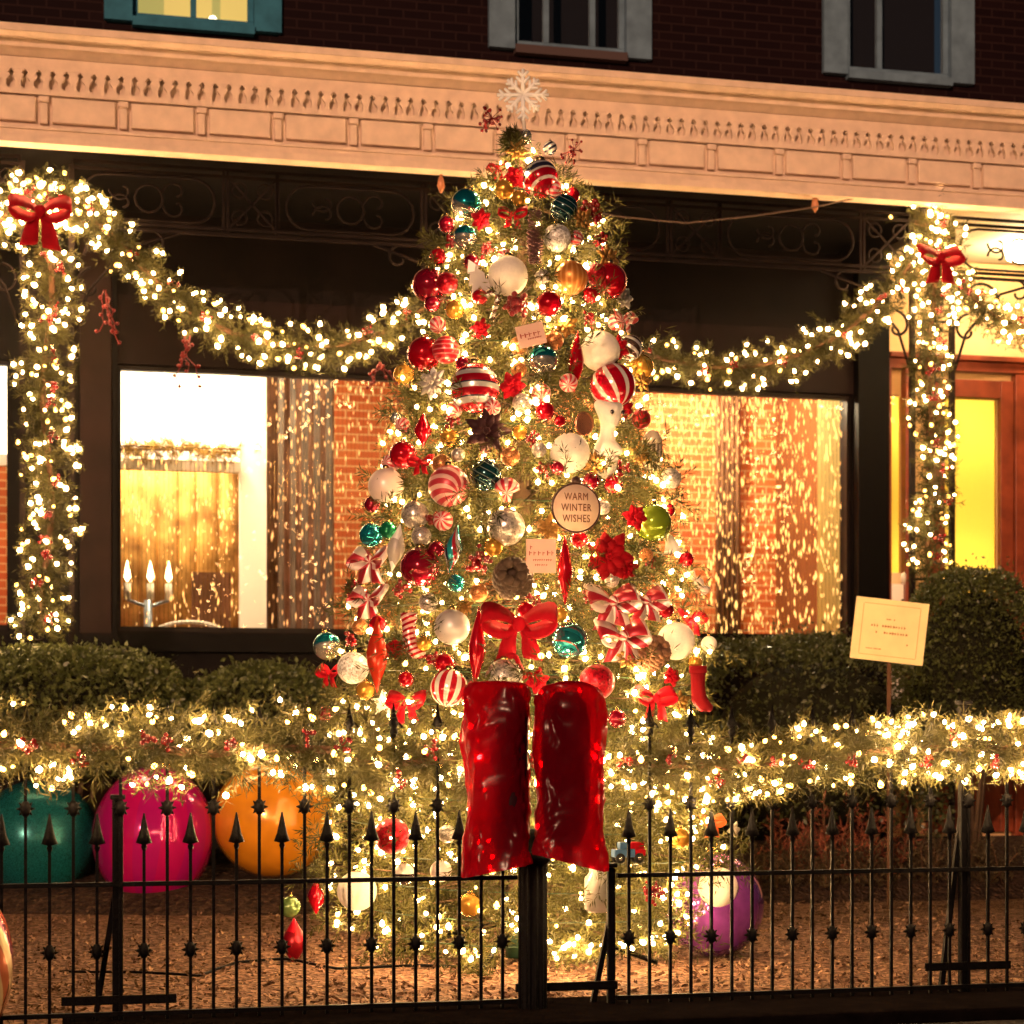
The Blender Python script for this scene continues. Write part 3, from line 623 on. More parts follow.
post('square black fence post before the pink ball, with brace and foot bar', 118, 800, .021, -.09, (-.22, .23), 1000)
post('thin black gate post just right of the fluted post', 613, 868, .016, -.07, (-.42, .02), 985)
post('tall black fence post near the right edge, with brace and foot bar', 967, 705, .021, -.09, (-.20, .21), 966)
x = XF(531); t = thing('gate_post', 'thick fluted black post carrying the two red bagged floodlights', 'post', (x, YF-.03, 0)); zt_ = ZF(531, 860)
b = MB(); seg = 48; vs = []; fs = []
for j, z in enumerate((0, zt_)):
    for k in range(seg): a = 2*PI*k/seg; r = .056+.006*math.cos(a*12); vs.append((r*math.cos(a), r*math.sin(a), z))
for k in range(seg): fs.append((k, (k+1) % seg, seg+(k+1) % seg, seg+k))
fs.append(tuple(range(seg, 2*seg))); b.add(vs, fs, True); b.build('shaft', M_iron, t)
b = MB(); b.lathe([(.06, zt_-.02), (.075, zt_), (.07, zt_+.03), (.05, zt_+.045), (.03, zt_+.09), (.03, zt_+.13)], 20); b.build('cap', M_iron, t)
b = MB(); b.tube([(-.17, -.03, zt_+.12), (-.06, -.0, zt_+.08), (.08, 0, zt_+.09), (.2, -.02, zt_+.05)], .022, 8); b.build('cross_arm', M_iron, t)
# ================================================================== floodlights under red plastic bags
def bag_material(name, col):
    m = bpy.data.materials.new(name); m.use_nodes = True; nt = m.node_tree; b = nt.nodes['Principled BSDF']; out = nt.nodes['Material Output']
    b.inputs['Base Color'].default_value = (*col, 1); b.inputs['Roughness'].default_value = .5; b.inputs['Specular IOR Level'].default_value = 0; b.inputs['Coat Weight'].default_value = .22; b.inputs['Coat Roughness'].default_value = .17
    tc = nt.nodes.new('ShaderNodeTexCoord'); mp = nt.nodes.new('ShaderNodeMapping'); mp.inputs['Scale'].default_value = (38, 38, 24); nt.links.new(tc.outputs['Object'], mp.inputs[0])
    n = nt.nodes.new('ShaderNodeTexNoise'); n.inputs['Scale'].default_value = 1.; n.inputs['Detail'].default_value = 5; n.inputs['Distortion'].default_value = 1.2; nt.links.new(mp.outputs[0], n.inputs['Vector'])
    bp = nt.nodes.new('ShaderNodeBump'); bp.inputs['Strength'].default_value = .45; bp.inputs['Distance'].default_value = .03; nt.links.new(n.outputs['Fac'], bp.inputs['Height']); nt.links.new(bp.outputs['Normal'], b.inputs['Normal'])
    t = nt.nodes.new('ShaderNodeBsdfTranslucent'); t.inputs['Color'].default_value = (.55, .008, .022, 1)
    tp = nt.nodes.new('ShaderNodeBsdfTransparent'); tp.inputs['Color'].default_value = (.40, .006, .016, 1)
    m1 = nt.nodes.new('ShaderNodeMixShader'); m1.inputs[0].default_value = .40; m2 = nt.nodes.new('ShaderNodeMixShader'); m2.inputs[0].default_value = .36
    nt.links.new(b.outputs[0], m1.inputs[1]); nt.links.new(t.outputs[0], m1.inputs[2]); nt.links.new(m1.outputs[0], m2.inputs[1]); nt.links.new(tp.outputs[0], m2.inputs[2]); nt.links.new(m2.outputs[0], out.inputs[0]); return m
M_bag = bag_material('red_plastic', (.17, .002, .012))
M_flood = mat('dark_floodlight', (.02, .002, .005), .6)
from mathutils import noise as mnoise
def bag(label, pxs, pys, dark, d, seed, skew=0., rnd=0.):
    px0, px1 = pxs; py0, py1 = pys; c = P((px0+px1)/2, py1, d); s = d/2000; w = (px1-px0)/2*s; h = (py1-py0)*s
    t = thing('bagged_floodlight', label, 'floodlight', c, -A)
    b = MB(); ns, nr = 84, 96; vs = []
    for j in range(nr+1):
        f = j/nr; rr = 1.0 if f < .93 else math.sqrt(max(0, 1-((f-.93)/.07)**2))*.14+.86
        if j == nr: rr = .8
        rr *= 1+.07*max(0, .15-f)/.15-.05*math.exp(-((f-.45)/.25)**2)
        for k in range(ns):
            a = 2*PI*k/ns; ca, sa = math.cos(a), math.sin(a); e = .55
            x = w*rr*abs(ca)**e*(1 if ca > 0 else -1); y = w*.72*rr*abs(sa)**e*(1 if sa > 0 else -1)
            nn = mnoise.noise(Vector((x*9+seed, y*9, f*h*5)))*.024+(1-abs(mnoise.noise(Vector((x*14+seed, y*14, f*h*9+x*14))))*2)*.010+(1-2*abs(mnoise.noise(Vector((x*38+seed*2, y*38, f*h*16-x*25)))))*.0055
            k_ = 1+nn/max(w, .01); zz = f*h+x*skew*max(0, 1-f/.35)-abs(x/w)**2*.05*h*rnd*max(0, (f-.6)/.4)
            vs.append((x*k_, y*k_, zz))
    fs = [(j*ns+k, j*ns+(k+1) % ns, (j+1)*ns+(k+1) % ns, (j+1)*ns+k) for j in range(nr) for k in range(ns)]
    fs.append(tuple(nr*ns+k for k in range(ns))); b.add(vs, fs, True); b.build('plastic_bag', M_bag, t)
    dx0, dx1, dy0, dy1 = dark; cx = ((dx0+dx1)/2-(px0+px1)/2)*s; rw = (dx1-dx0)/2*s; z1 = (py1-dy0)*s; z0 = (py1-dy1)*s
    b = MB(); b.lathe([(rw*.55, z0), (rw*.9, z0+.08), (rw, z0+.2), (rw, z1-.12), (rw*.85, z1-.05), (rw*.45, z1)], 20, Matrix.Translation((cx, 0, 0)) @ Matrix.Diagonal((1, .72*w/rw*.93, 1, 1))); b.build('lamp_housing', M_flood, t)
    b = MB(); b.tube([(cx, 0, z0+.05), (cx*.5+(.0), 0, -.0)], .02, 8); b.build('bracket', M_iron, t)
bag('left floodlight wrapped in a glossy red plastic bag on the fluted post', (466, 528), (681, 870), (490, 528, 688, 856), 8.02, 3.1, .22, .3)
bag('right floodlight wrapped in a creased dark red plastic bag on the fluted post', (538, 603), (681, 862), (542, 590, 692, 846), 8.02, 9.7, -.28, 1.2)
# ================================================================== bushes
def leaf_cloud(name, label, cat, c, rad, n, m, lsize, group=None, flat=.75, bottom=-.6, power=2.4, lumps=.1):
    t = thing(name, label, cat, (c.x, c.y, .05), group=group); cz = c.z-.05
    d = unit(rng.normal(size=(n, 3))); d[:, 2] = np.where(d[:, 2] < bottom, -d[:, 2], d[:, 2])
    lump = 1+lumps*np.sin(d[:, 0:1]*5+c.x*3)*np.cos(d[:, 1:2]*6+d[:, 2:3]*4)
    sup = (np.abs(d)**power).sum(1, keepdims=True)**(1/power)
    p = d/sup*np.array(rad)*lump*(.82+.22*rng.random((n, 1))**.6+.16*(rng.random((n, 1)) < .05)*rng.random((n, 1))); p[:, 2] += cz
    p[:, 2] = np.maximum(p[:, 2], .02)
    nd = unit(d*.7+rng.normal(size=(n, 3))*.75); sd = unit(np.cross(nd, rng.normal(size=(n, 3)))); L = lsize*(.6+.8*rng.random((n, 1)))
    q = np.stack([p-nd*L*.5, p-sd*L*.3, p+nd*L*.6, p+sd*L*.3], 1); quads('foliage', q, m, t)
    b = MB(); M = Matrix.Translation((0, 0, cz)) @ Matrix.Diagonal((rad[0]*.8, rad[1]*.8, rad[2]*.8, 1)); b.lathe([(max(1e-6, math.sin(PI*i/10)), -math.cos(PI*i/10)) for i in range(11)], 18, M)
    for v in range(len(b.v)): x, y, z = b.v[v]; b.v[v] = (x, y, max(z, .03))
    b.build('dark_core', mat('core_dark', (.012, .012, .006), .9), t)  # solid dark core added inside, darkening the gaps between leaves
    b = MB(); 
    for k in range(5): b.tube([(random.uniform(-.05, .05), random.uniform(-.05, .05), -.05), (rad[0]*.3*math.cos(k*1.3), rad[1]*.3*math.sin(k*1.3), cz)], .02, 5)
    b.build('trunk', M_bark, t)
    return t
def leafmat(name, c):
    m = mat(name, c, .38, noise=.6, nscale=9, trans=.12, spec=.3); return m
M_box = leafmat('boxwood_leaf', (.075, .088, .028)); M_hedge = leafmat('hedge_leaf', (.052, .060, .020)); M_yew = leafmat('round_shrub_leaf', (.058, .068, .020))
def bush(name, label, px, pyt, pyb, hw, Y, n, m, ls, **k):
    a, bb = PY(px, pyt, Y), PY(px, pyb, Y); s = (PY(px+100, pyt, Y)-PY(px, pyt, Y)).length/100; c = PY(px, (pyt+pyb)/2, Y)
    return leaf_cloud(name, label, 'bush', c, (hw*s, min(.62, hw*s*.8), (a.z-bb.z)/2), n, m, ls, **k)
bush('boxwood_bush', 'large clipped boxwood mound at the left, below the lit column', 70, 648, 800, 122, 14.55, 16000, M_box, .042, lumps=.05)
bush('boxwood_bush', 'smaller clipped boxwood mound between the large mound and the tree', 262, 666, 800, 78, 14.55, 10000, M_box, .042, lumps=.05)
bush('boxwood_bush', 'low dark boxwood filling the gap between the two left mounds', 188, 682, 800, 44, 14.7, 3500, M_box, .042)
bush('hedge_bush', 'dark hedge under the gold shop window right of the tree', 812, 641, 850, 118, 14.5, 16000, M_hedge, .036, power=5., lumps=.05)
bush('round_bush', 'tall round clipped shrub in front of the door', 972, 570, 790, 67, 13.9, 17000, M_yew, .03, power=2.3, lumps=.05)
bush('hedge_bush', 'low dark shrub behind the tree foot', 520, 760, 850, 150, 14.5, 6000, M_hedge, .045)
def twiggy(px, py, Y, label, n, h, m, sp=.5):
    c = PZ(px, py, .12); c = Vector((PY(px, py, Y).x, Y, .1)); t = thing('low_plant', label, 'plant', c, group='low plants along the right bed')
    b = np.zeros((n, 3)); b[:, :2] = rng.normal(size=(n, 2))*.08; d = rng.normal(size=(n, 3))*sp; d[:, 2] = 1; d = unit(d)*h*(.6+.6*rng.random((n, 1)))
    quads('foliage', needles(b, d, .06, .012, .55, 26), m, t)
    bb = MB()
    for i in range(0, n, 3): bb.tube([tuple(b[i]), tuple(b[i]+d[i])], .004, 3)
    bb.build('stems', M_stem, t)
M_tw = mat('rusty_leaf', (.16, .045, .025), .7, noise=.5, nscale=12); M_tw2 = mat('dark_leaf', (.05, .035, .018), .6, noise=.5, nscale=12)
for i, (px, Y, h, m, lab) in enumerate(((790, 13.5, .5, M_tw, 'rusty leaved low plant, first right of the purple ball'), (835, 13.55, .6, M_tw, 'taller rusty leaved plant, second right of the purple ball'), (880, 13.5, .52, M_tw, 'rusty leaved low plant, third right of the purple ball'),
        (770, 13.2, .32, M_tw2, 'dark trailing plant close behind the purple ball'), (815, 13.2, .3, M_tw2, 'dark trailing plant in front of the tall rusty plant'), (925, 13.3, .36, M_tw2, 'dark low plant beneath the round shrub'), (985, 13.25, .34, M_tw2, 'dark low plant at the right edge of the bed'), (870, 13.15, .3, M_tw2, 'dark trailing plant before the third rusty plant'))):
    twiggy(px, 880, Y, lab, 34, h, m)
def indoor(px, py, hw, hh, Y, n, label):
    a = PY(px, py, Y); s = .0085; t = leaf_cloud('indoor_plant', label, 'plant', Vector((a.x, a.y, a.z)), (hw*s, .25, hh*s), n, mat('golden_leaf', (.5, .26, .06), .5, noise=.6, nscale=9, trans=.3), .06, lumps=.3)
0 and indoor(172, 510, 45, 40, 17.9, 1500, 'golden leaved plant behind the candles inside the bright window')
# ================================================================== giant balls standing on the bed
def giant(label, px, py, rx, ry, m, d, rib=0, rot=(0, 0, 0)):
    c = P(px, py, d); s = d/2000
    b = MB(); b.ball((0, 0, 0), 1, 48, 30); me = b.mesh('giant_ball'); o = link('giant_ball', me, None, m); o.location = c; o.scale = (rx*s, rx*s, ry*s); o.rotation_euler = rot
    bm = bmesh.new(); bm.from_mesh(me); bmesh.ops.recalc_face_normals(bm, faces=bm.faces); bm.to_mesh(me); bm.free()
    tag(o, label, 'ball'); b = MB(); b.lathe([(.16, .97), (.17, 1.0), (.16, 1.1), (.05, 1.12)], 20); b.tube([(.06*math.cos(a), 0, 1.17+.06*math.sin(a)) for a in [k*PI/6 for k in range(12)]], .012, 5, closed=True); b.build('cap', M_cap, o); return o
giant('giant teal glitter ball at the left edge below the garland', 38, 838, 60, 58, glitter('teal_glitter', (.012, .16, .17), .5, .25, 90, .8), 13.7)
M_pinkball = stripes('magenta_panels', [(0, (.50, .005, .13)), (.5, (.42, .006, .16))], 'gore', 7, rough=.10, metal=.35)
giant('giant glossy magenta ball between the teal and the orange ball', 153, 835, 60, 69, M_pinkball, 13.5, rot=(.0, .12, .3))
giant('giant satin orange ball right of the magenta ball', 274, 819, 61, 59, mat('orange_satin', (.66, .25, .012), .2, .2, noise=.15, nscale=2, coat=1.), 13.6)
M_pur = mat('purple_gloss', (.20, .04, .28), .10, .5, noise=.3, nscale=2.5, coat=.6)
giant('giant glossy purple ball at the right foot of the tree', 714, 905, 50, 52, M_pur, 10.6)
M_edge = stripes('red_gold_panels', [(0, (.42, .06, .05)), (.25, (.75, .55, .30)), (.45, (.55, .16, .08)), (.65, (.8, .62, .38)), (.85, (.35, .08, .16))], 'gore', 5, twist=.5, rough=.15, metal=.5)
giant('giant red and gold ball cut off by the left edge, before the fence', -50, 965, 62, 88, M_edge, 7.75)
# ================================================================== yard sign
d = 12.9; c = P(889.5, 631, d); s = d/2000; ar = math.radians(6.5)
t = thing('yard_sign', 'tilted cream paper sign on a stake before the round shrub', 'sign', (c.x, c.y, .15)); t.rotation_euler = (0, 0, -A); hz = c.z-.15
R = Matrix.Translation((0, 0, hz)) @ Matrix.Rotation(ar, 4, 'Y'); w, h = 36.5*s, 31*s
b = MB(); b.box((-w, -.008, -h), (w, .008, h), R); b.build('board', mat('cream_paper', (.80, .64, .34), .5, noise=.06), t)
b = MB(); b.box((-.012, .011, -.1), (.012, .03, hz)); b.build('stake', M_stem, t)
b = MB()
for x0, x1, z0, z1 in ((-w*.78, w*.78, h*.82, h*.835), (-w*.78, w*.78, -h*.83, -h*.815), (-w*.79, -w*.775, -h*.8, h*.8), (w*.775, w*.79, -h*.8, h*.8)): b.box((x0, -.010, z0), (x1, -.0085, z1), R)
b.build('border_line', mat('faded_ink', (.42, .27, .10), .7), t)
b = MB(); rd = random.Random(5)
for zz, x0, x1, hh, st in ((.36, -.12, .12, .05, .05), (.13, -.52, .45, .10, .075), (-.08, -.38, .45, .10, .075), (-.62, -.6, -.2, .03, .03), (-.4, .5, .56, .1, .06)):
    x = x0
    while x < x1:
        ww = st*rd.uniform(.4, .75); h2 = hh*rd.uniform(.6, 1.)
        if rd.random() > .13: b.box((x*w, -.0105, (zz-h2/2)*h*1.0), ((x+ww*.45)*w, -.0085, (zz+h2/2)*h), R); b.box((x*w+.001, -.0104, (zz-.02)*h), ((x+ww)*w, -.0086, (zz+.02)*h), R)
        x += st
b.build('printed_text', mat('brown_ink', (.30, .12, .04), .7), t)
# ================================================================== cables
def cable(label, pts, r, m=M_iron, name='cable'):
    b = MB(); P0 = Vector(pts[0]); q = path_at(pts, 50)[0]; q = q+np.cumsum(rng.normal(size=q.shape)*.002, 0)*np.array([1, 1, .3])
    b.tube([Vector(p)-P0 for p in q], r, 6); o = b.build(name, m); o.location = P0; return tag(o, label, 'cable')
g = lambda px, py: PZ(px, py, .015)
cable('dark cable lying across the gravel on the left', [g(60, 972), g(140, 972), g(200, 976), g(240, 962), g(290, 958), g(340, 968), g(420, 965), g(500, 968)], .007)
cable('thin grey wire sagging under the ironwork right of the tree top', [PY(575, 208, 14.3), PY(620, 217, 14.3), PY(690, 223, 14.3), PY(760, 216, 14.3), PY(815, 208, 14.3), PY(865, 197, 14.3)], .006, mat('grey_wire', (.13, .09, .07), .5))
for px, py, lab in ((441, 184, 'small glass drop hanging under the cornice left of the tree top'), (815, 204, 'small glass drop hanging under the cornice above the right swag')):
    c = PY(px, py, 14.35); b = MB(); b.lathe([(.002, -.07), (.03, -.02), (.022, .03), (.008, .07)], 10); o = b.build('glass_drop', mat('amber_drop', (.5, .2, .1), .2, .2)); o.location = c; tag(o, lab, 'ornament')
    b = MB(); b.tube([(0, 0, .07), (0, 0, ZB-.03-c.z)], .004, 4); b.build('hook', M_cap, o)
# ================================================================== the tree
DT = 10.4; TS = DT/2000; TX = 522
PROF = [(128, 3), (148, 15), (172, 38), (205, 74), (250, 92), (300, 104), (350, 116), (400, 130), (450, 146), (500, 160), (550, 170), (600, 180), (650, 192), (700, 203), (780, 212), (850, 214), (910, 205), (948, 150)]
def Rpx(py): return float(np.interp(py, [p for p, _ in PROF], [r for _, r in PROF]))
TB = P(TX, 958, DT); TB.z = 0
tree = thing('christmas_tree', 'tall decorated christmas tree with glowing lights, topped by a white snowflake', 'tree', TB)
zt = lambda py: HC+(HOR-py)*TS
b = MB(); b.tube([(0, 0, .12), (0, 0, zt(500)), (0, 0, zt(135))], [.075, .05, .012], 10); b.build('trunk', M_bark, tree)
nb = 700; tt = rng.random(nb); py = 132+(945-132)*tt**.66
Rm = np.array([Rpx(v) for v in py])*TS; zz = HC+(HOR-py)*TS; az = rng.random(nb)*2*PI
f0 = rng.uniform(.12, .35, nb); ln = Rm*rng.uniform(.66, 1.07, nb)
dirs = np.stack([np.cos(az), np.sin(az), rng.normal(size=nb)*.12-.02], 1)
base = np.stack([dirs[:, 0]*Rm*f0, dirs[:, 1]*Rm*f0, zz+.05], 1); tip = np.stack([dirs[:, 0]*ln, dirs[:, 1]*ln, zz+dirs[:, 2]*ln], 1)
TWB, TWD = [base], [tip-base]
for k in range(13):
    f = rng.uniform(.3, 1., (nb, 1)); p = base+(tip-base)*f; side = rng.normal(size=(nb, 3)); side = side-(side*dirs).sum(1, keepdims=True)*dirs*.3
    d = unit(unit(side)*.8+dirs*.55)*(.07+.12*rng.random((nb, 1)))*np.clip(Rm/.36, .3, 1)[:, None]; TWB.append(p); TWD.append(d)
TWB, TWD = np.concatenate(TWB), np.concatenate(TWD)
quads('foliage', needles(TWB, TWD, .052, .0064, .5, 23), M_needle, tree)
bb = MB()
for i in range(0, nb, 2): bb.tube([tuple(base[i]*np.array([.2, .2, 1])), tuple(tip[i])], [.008, .002], 3)
bb.build('branches', M_bark, tree)
# string of lights
ls = thing('string_lights', 'string of warm white lights wound through the whole tree', 'string lights', TB); ls.matrix_basis = Matrix.Translation(TB)
pts = []
cd = math.atan2(-math.cos(A), -math.sin(A))
for i in range(860):
    t = (i+.5)/860; y = 138+(948-138)*t**.62; y = min(946, y+random.uniform(-6, 6)); R = Rpx(y)*TS*random.choice((random.uniform(.5, .8), random.uniform(.75, .95), random.uniform(.88, 1.0)))
    a = cd+random.triangular(-PI, PI, 0) if random.random() < .75 else random.random()*2*PI
    pts.append(Vector((TB.x+R*math.cos(a), TB.y+R*math.sin(a), zt(y))))
quads('foliage', halo(pts, TB, .052, 30), M_needle, tree)
bulbs(ls, pts, .0122, 't')
b = MB(); w = []
for i in range(900):
    t = i/900; y = 138+(940-138)*t**.72; a = t*2*PI*22; R = Rpx(y)*TS*.82; w.append((R*math.cos(a), R*math.sin(a), zt(y)))
b.tube(w, .003, 3); b.build('wire', mat('green_wire', (.01, .03, .01), .5), ls)
# stand
t = thing('tree_stand', 'dark green metal stand with splayed legs under the tree', 'stand', TB)
b = MB(); b.lathe([(.085, .02), (.085, .24), (.075, .24), (.075, .1)], 16); b.build('socket', mat('green_metal', (.02, .05, .03), .45, .4), t)
for k in range(4):
    a = PI/4+k*PI/2+.25; b = MB(); b.tube([(.08*math.cos(a), .08*math.sin(a), .2), (.34*math.cos(a), .34*math.sin(a), .14), (.72*math.cos(a), .72*math.sin(a), .015)], .014, 6); b.build('leg', M_iron, t)
# ------------------------------------------------------------------ ornaments
def surf(px, py, push=.0):
    R = Rpx(py)*TS; dx = (px-TX)*TS; off = math.sqrt(max(0, R*R-dx*dx))*.9 if abs(dx) < R else 0
    d = DT-off-push; th = -A+.55*math.asin(max(-.95, min(.95, dx/R))); return P(px, py, d), d/2000, th
def ball_mesh(m):
    b = MB(); b.ball((0, 0, 0), 1, 28, 18); me = b.mesh('ball_ornament'); me.materials.append(m)
    bm = bmesh.new(); bm.from_mesh(me); bmesh.ops.recalc_face_normals(bm, faces=bm.faces); bm.to_mesh(me); bm.free(); return me
BALL = {}
b = MB(); b.lathe([(.22, .95), (.23, 1.0), (.22, 1.14), (.06, 1.17)], 12); b.tube([(.1*math.cos(a), 0, 1.25+.1*math.sin(a)) for a in [k*PI/5 for k in range(10)]], .02, 4, closed=True)
ME_CAP = me_of(b, 'cap', M_cap)
ORN = 'ornaments hanging on the tree'
def ball(px, py, r, m, label, rot=(0, 0, 0), sc=(1, 1, 1), push=.02, cap=True):
    c, s, th = surf(px, py, push)
    if m.name not in BALL: BALL[m.name] = ball_mesh(m)
    o = bpy.data.objects.new('ball_ornament', BALL[m.name]); COL.objects.link(o); o.location = c
    o.rotation_euler = (rot[0], rot[1], th+rot[2]); o.scale = (r*s*sc[0], r*s*sc[1], r*s*sc[2]); tag(o, label, 'ornament', ORN)
    if cap: q = bpy.data.objects.new('cap', ME_CAP); COL.objects.link(q); q.parent = o
    return o
def hang(name, px, py, label, m, fn, cat='ornament', rot=(0, 0, 0), push=.03, group=ORN):
    """one-mesh ornament built in metres scaled by s (metres per pixel) at that depth"""
    c, s, th = surf(px, py, push); b = MB(); fn(b, s); o = b.build(name, m); o.location = c; o.rotation_euler = (rot[0], rot[1], th+rot[2]); return tag(o, label, cat, group)
def drop_(h, r): return lambda b, s: b.lathe([(.02*r*s, -h*s), (.35*r*s, -h*.7*s), (.9*r*s, -h*.25*s), (r*s, .05*h*s), (.75*r*s, .35*h*s), (.3*r*s, .75*h*s), (.05*r*s, h*s)], 14)
def bow_(r, seed, w=.5): return lambda b, s: bow_mesh(b, r*s, w, .9, seed, .06)
def petals(n, r, wd, layers=2, cup=.25, seed=0):
    def f(b, s):
        rd = random.Random(seed)
        for l in range(layers):
            for k in range(n):
                a = 2*PI*(k+.5*l)/n+rd.uniform(-.12, .12); R = r*s*(1-.28*l)*rd.uniform(.85, 1.1); W = wd*r*s*(1-.2*l)
                u = Vector((math.cos(a), 0, math.sin(a))); v = Vector((-math.sin(a), 0, math.cos(a))); y = Vector((0, -1, 0)); L, Q = [], []
                for i in range(6):
                    t = i/5; c = u*R*t+y*(cup*R*math.sin(t*2.2)+l*.12*r*s); hw = W*math.sin(PI*min(1, t*.93+.05))**.8; L.append(c-v*hw+y*.02*s); Q.append(c+v*hw-y*.02*s)
                strip(b, L, Q, .06*r*s)
        for k in range(7): a = k*2*PI/7; b.ball(Vector((math.cos(a)*.1*r*s, -.38*r*s, math.sin(a)*.1*r*s)), .07*r*s, 6, 5)
    return f
def berries(n, R, r, seed=1):
    def f(b, s):
        rd = random.Random(seed)
        for k in range(n):
            v = Vector((rd.gauss(0, 1), rd.gauss(0, .6), rd.gauss(0, 1))).normalized()*R*s*rd.uniform(.25, 1); b.ball(v, r*s*rd.uniform(.8, 1.2), 6, 5); b.tube([(0, 0, 0), v], .25*r*s, 3)
    return f
def cone_(L, R):
    def f(b, s):
        b.lathe([(.2*R*s, -L*s), (.6*R*s, -.5*L*s), (.6*R*s, .5*L*s), (.2*R*s, L*s)], 8)
        n = int(L*5)
        for k in range(n):
            t = k/n; z = -L*s+2*L*s*t; a = k*2.4; r = R*s*(.5+.5*math.sin(PI*(.12+.8*t))); u = Vector((math.cos(a), math.sin(a), .35)).normalized()
            b.ball(Vector((0, 0, z))+u*r*.95, R*s*.4, 6, 4, (1, 1, .4))
    return f
W = M_white
sA = stripes('bands_red_navy', [(0, RD), (.22, WR), (.3, RD), (.55, WR), (.62, NV), (.82, SV), (.92, NV)], 'band', 1.25, (.6, .25, 0), rough=.15, metal=.4, off=.05)
sB = stripes('bands_red_silver', [(0, RD), (.42, SV), (.78, NV), (.88, RD)], 'band', 3.6, (.12, .05, 0), rough=.25, metal=.45)
sC = stripes('swirl_red_white', [(0, RD), (.68, WR)], 'gore', 9, twist=.35, rot=(.35, .1, 0), rough=.15, metal=.3)
sD = stripes('swirl_red_pink', [(0, (.45, .03, .05)), (.55, (.72, .42, .38))], 'gore', 9, twist=1.3, rot=(.9, .7, 0), rough=.35, metal=.2)
sE = stripes('gores_red_white', [(0, (.42, .01, .02)), (.52, WR)], 'gore', 10, rot=(.25, -.15, 0), rough=.15, metal=.2)
sF = stripes('gores_brown_silver', [(0, (.05, .025, .02)), (.6, SV)], 'gore', 8, twist=.7, rot=(.5, .3, 0), rough=.2, metal=.5)
sG = stripes('mint_stripes', [(0, (.55, .03, .05)), (.5, (.8, .55, .5))], 'gore', 9, twist=.4, rot=(1.0, 0, 0), rough=.3)
sT = stripes('teal_over_silver', [(0, (.5, .47, .44)), (.5, (.01, .3, .36))], 'band', .98, (.12, 0, 0), rough=.08, metal=.85)
sH = stripes('harlequin_teal', [(0, (.008, .05, .06)), (.9, (.35, .4, .38))], 'gore', 7, twist=2.2, rough=.12, metal=.6)
sP = stripes('plaid_teal', [(0, (.01, .16, .18)), (.55, (.02, .3, .34)), (.8, (.45, .05, .05)), (.88, (.02, .12, .14))], 'gore', 5, twist=.8, rot=(.6, .4, 0), rough=.08, metal=.7)
sX = stripes('twist_teal_red', [(0, (.02, .32, .38)), (.35, (.5, .02, .04)), (.6, SV), (.8, (.03, .05, .1))], 'gore', 3, twist=4., rough=.12, metal=.6)
gS = glitter('silver_glitter', (.62, .56, .52), .75, .3, 9, 1.); gW = glitter('white_glitter', (.8, .72, .66), .2, .4, 9, .8); gR = glitter('red_glitter', (.34, .004, .014), .5, .3, 9, 1.); gC = glitter('copper_glitter', (.6, .25, .09), .7, .35, 8, 1.)
ball(540, 179, 19, sA, 'red ball with navy and silver bands just below the snowflake')
ball(466, 204, 15, sT, 'teal topped silver ball high on the left edge of the tree', rot=(.2, .5, 0))
ball(465, 237, 12, sT, 'small teal topped ball directly below the high teal one')
ball(508, 276, 20, W, 'large plain white ball in the upper middle of the tree')
ball(564, 208, 14, sH, 'dark navy ball crossed by pale lattice lines, near the top right')
ball(557, 238, 14, gW, 'white ridged glitter ball just under the dark lattice ball')
hang('cone_ornament', 535, 238, 'long hanging brown pine cone in the upper middle', mat('purple_cone', (.11, .05, .05), .5, noise=.4, nscale=40), cone_(26, 7))
hang('ribbon_bow', 513, 214, 'small red bow left of the long pine cone', M_red, bow_(14, 1))
hang('ribbon_bow', 498, 168, 'dark red ribbon bow nearest the top of the tree', M_red, bow_(11, 2))
hang('berry_spray', 492, 118, 'faint red berry spray sticking up left below the snowflake', M_berry, berries(26, 17, 1.7, 3), 'berry spray')
hang('berry_spray', 574, 150, 'sparse red berry spray sticking out right below the snowflake', M_berry, berries(20, 15, 1.5, 4), 'berry spray')
hang('berry_spray', 590, 212, 'bright red berry spray on the upper right edge of the tree', M_berry, berries(40, 17, 3, 5), 'berry spray')
ball(550, 148, 7, stripes('navy_white', [(0, NV), (.5, WR)], 'band', 3, (.3, .5, 0)), 'tiny navy and white striped ball at the very top')
ball(429, 285, 17, M_dred, 'dark red glossy ball on the left edge level with the white ball')
ball(447, 283, 11, gR, 'small red glitter ball touching the dark red one')
def treelet(b, s):
    b.prism([(x*s, z*s) for x, z in ((0, 22), (7, 10), (4, 10), (11, -2), (7, -2), (15, -15), (2, -15), (2, -20), (-2, -20), (-2, -15), (-15, -15), (-7, -2), (-11, -2), (-4, 10), (-7, 10))], -1.5*s, 1.5*s)
hang('tree_ornament', 478, 279, 'flat silver glitter tree cut-out tilted left of the white ball', gW, treelet, rot=(0, -.45, 0))
def cane(b, s): b.tube([(0, 0, -16*s), (0, 0, 6*s)]+[(-6*s+6*s*math.cos(a), 0, 6*s+6*s*math.sin(a)) for a in [PI*k/8 for k in range(1, 9)]], 2.6*s, 7)
hang('candy_cane', 496, 306, 'small brown and white candy cane below the plain white ball', stripes('cane_brown', [(0, (.12, .03, .03)), (.5, WR)], 'band', 60, (0, .6, 0)), cane, rot=(0, .3, 0))
hang('candy_cane', 519, 664, 'small red candy cane just above the left red bag', M_red, cane, rot=(0, -.4, 0))
hang('berry_spray', 517, 306, 'dark red berry bunch between the candy cane and a red ball', mat('dark_berry', (.2, .015, .02), .35), berries(40, 13, 3.2, 6), 'berry spray')
ball(549, 304, 13, M_redg, 'small bright red ball right of the dark berry bunch')
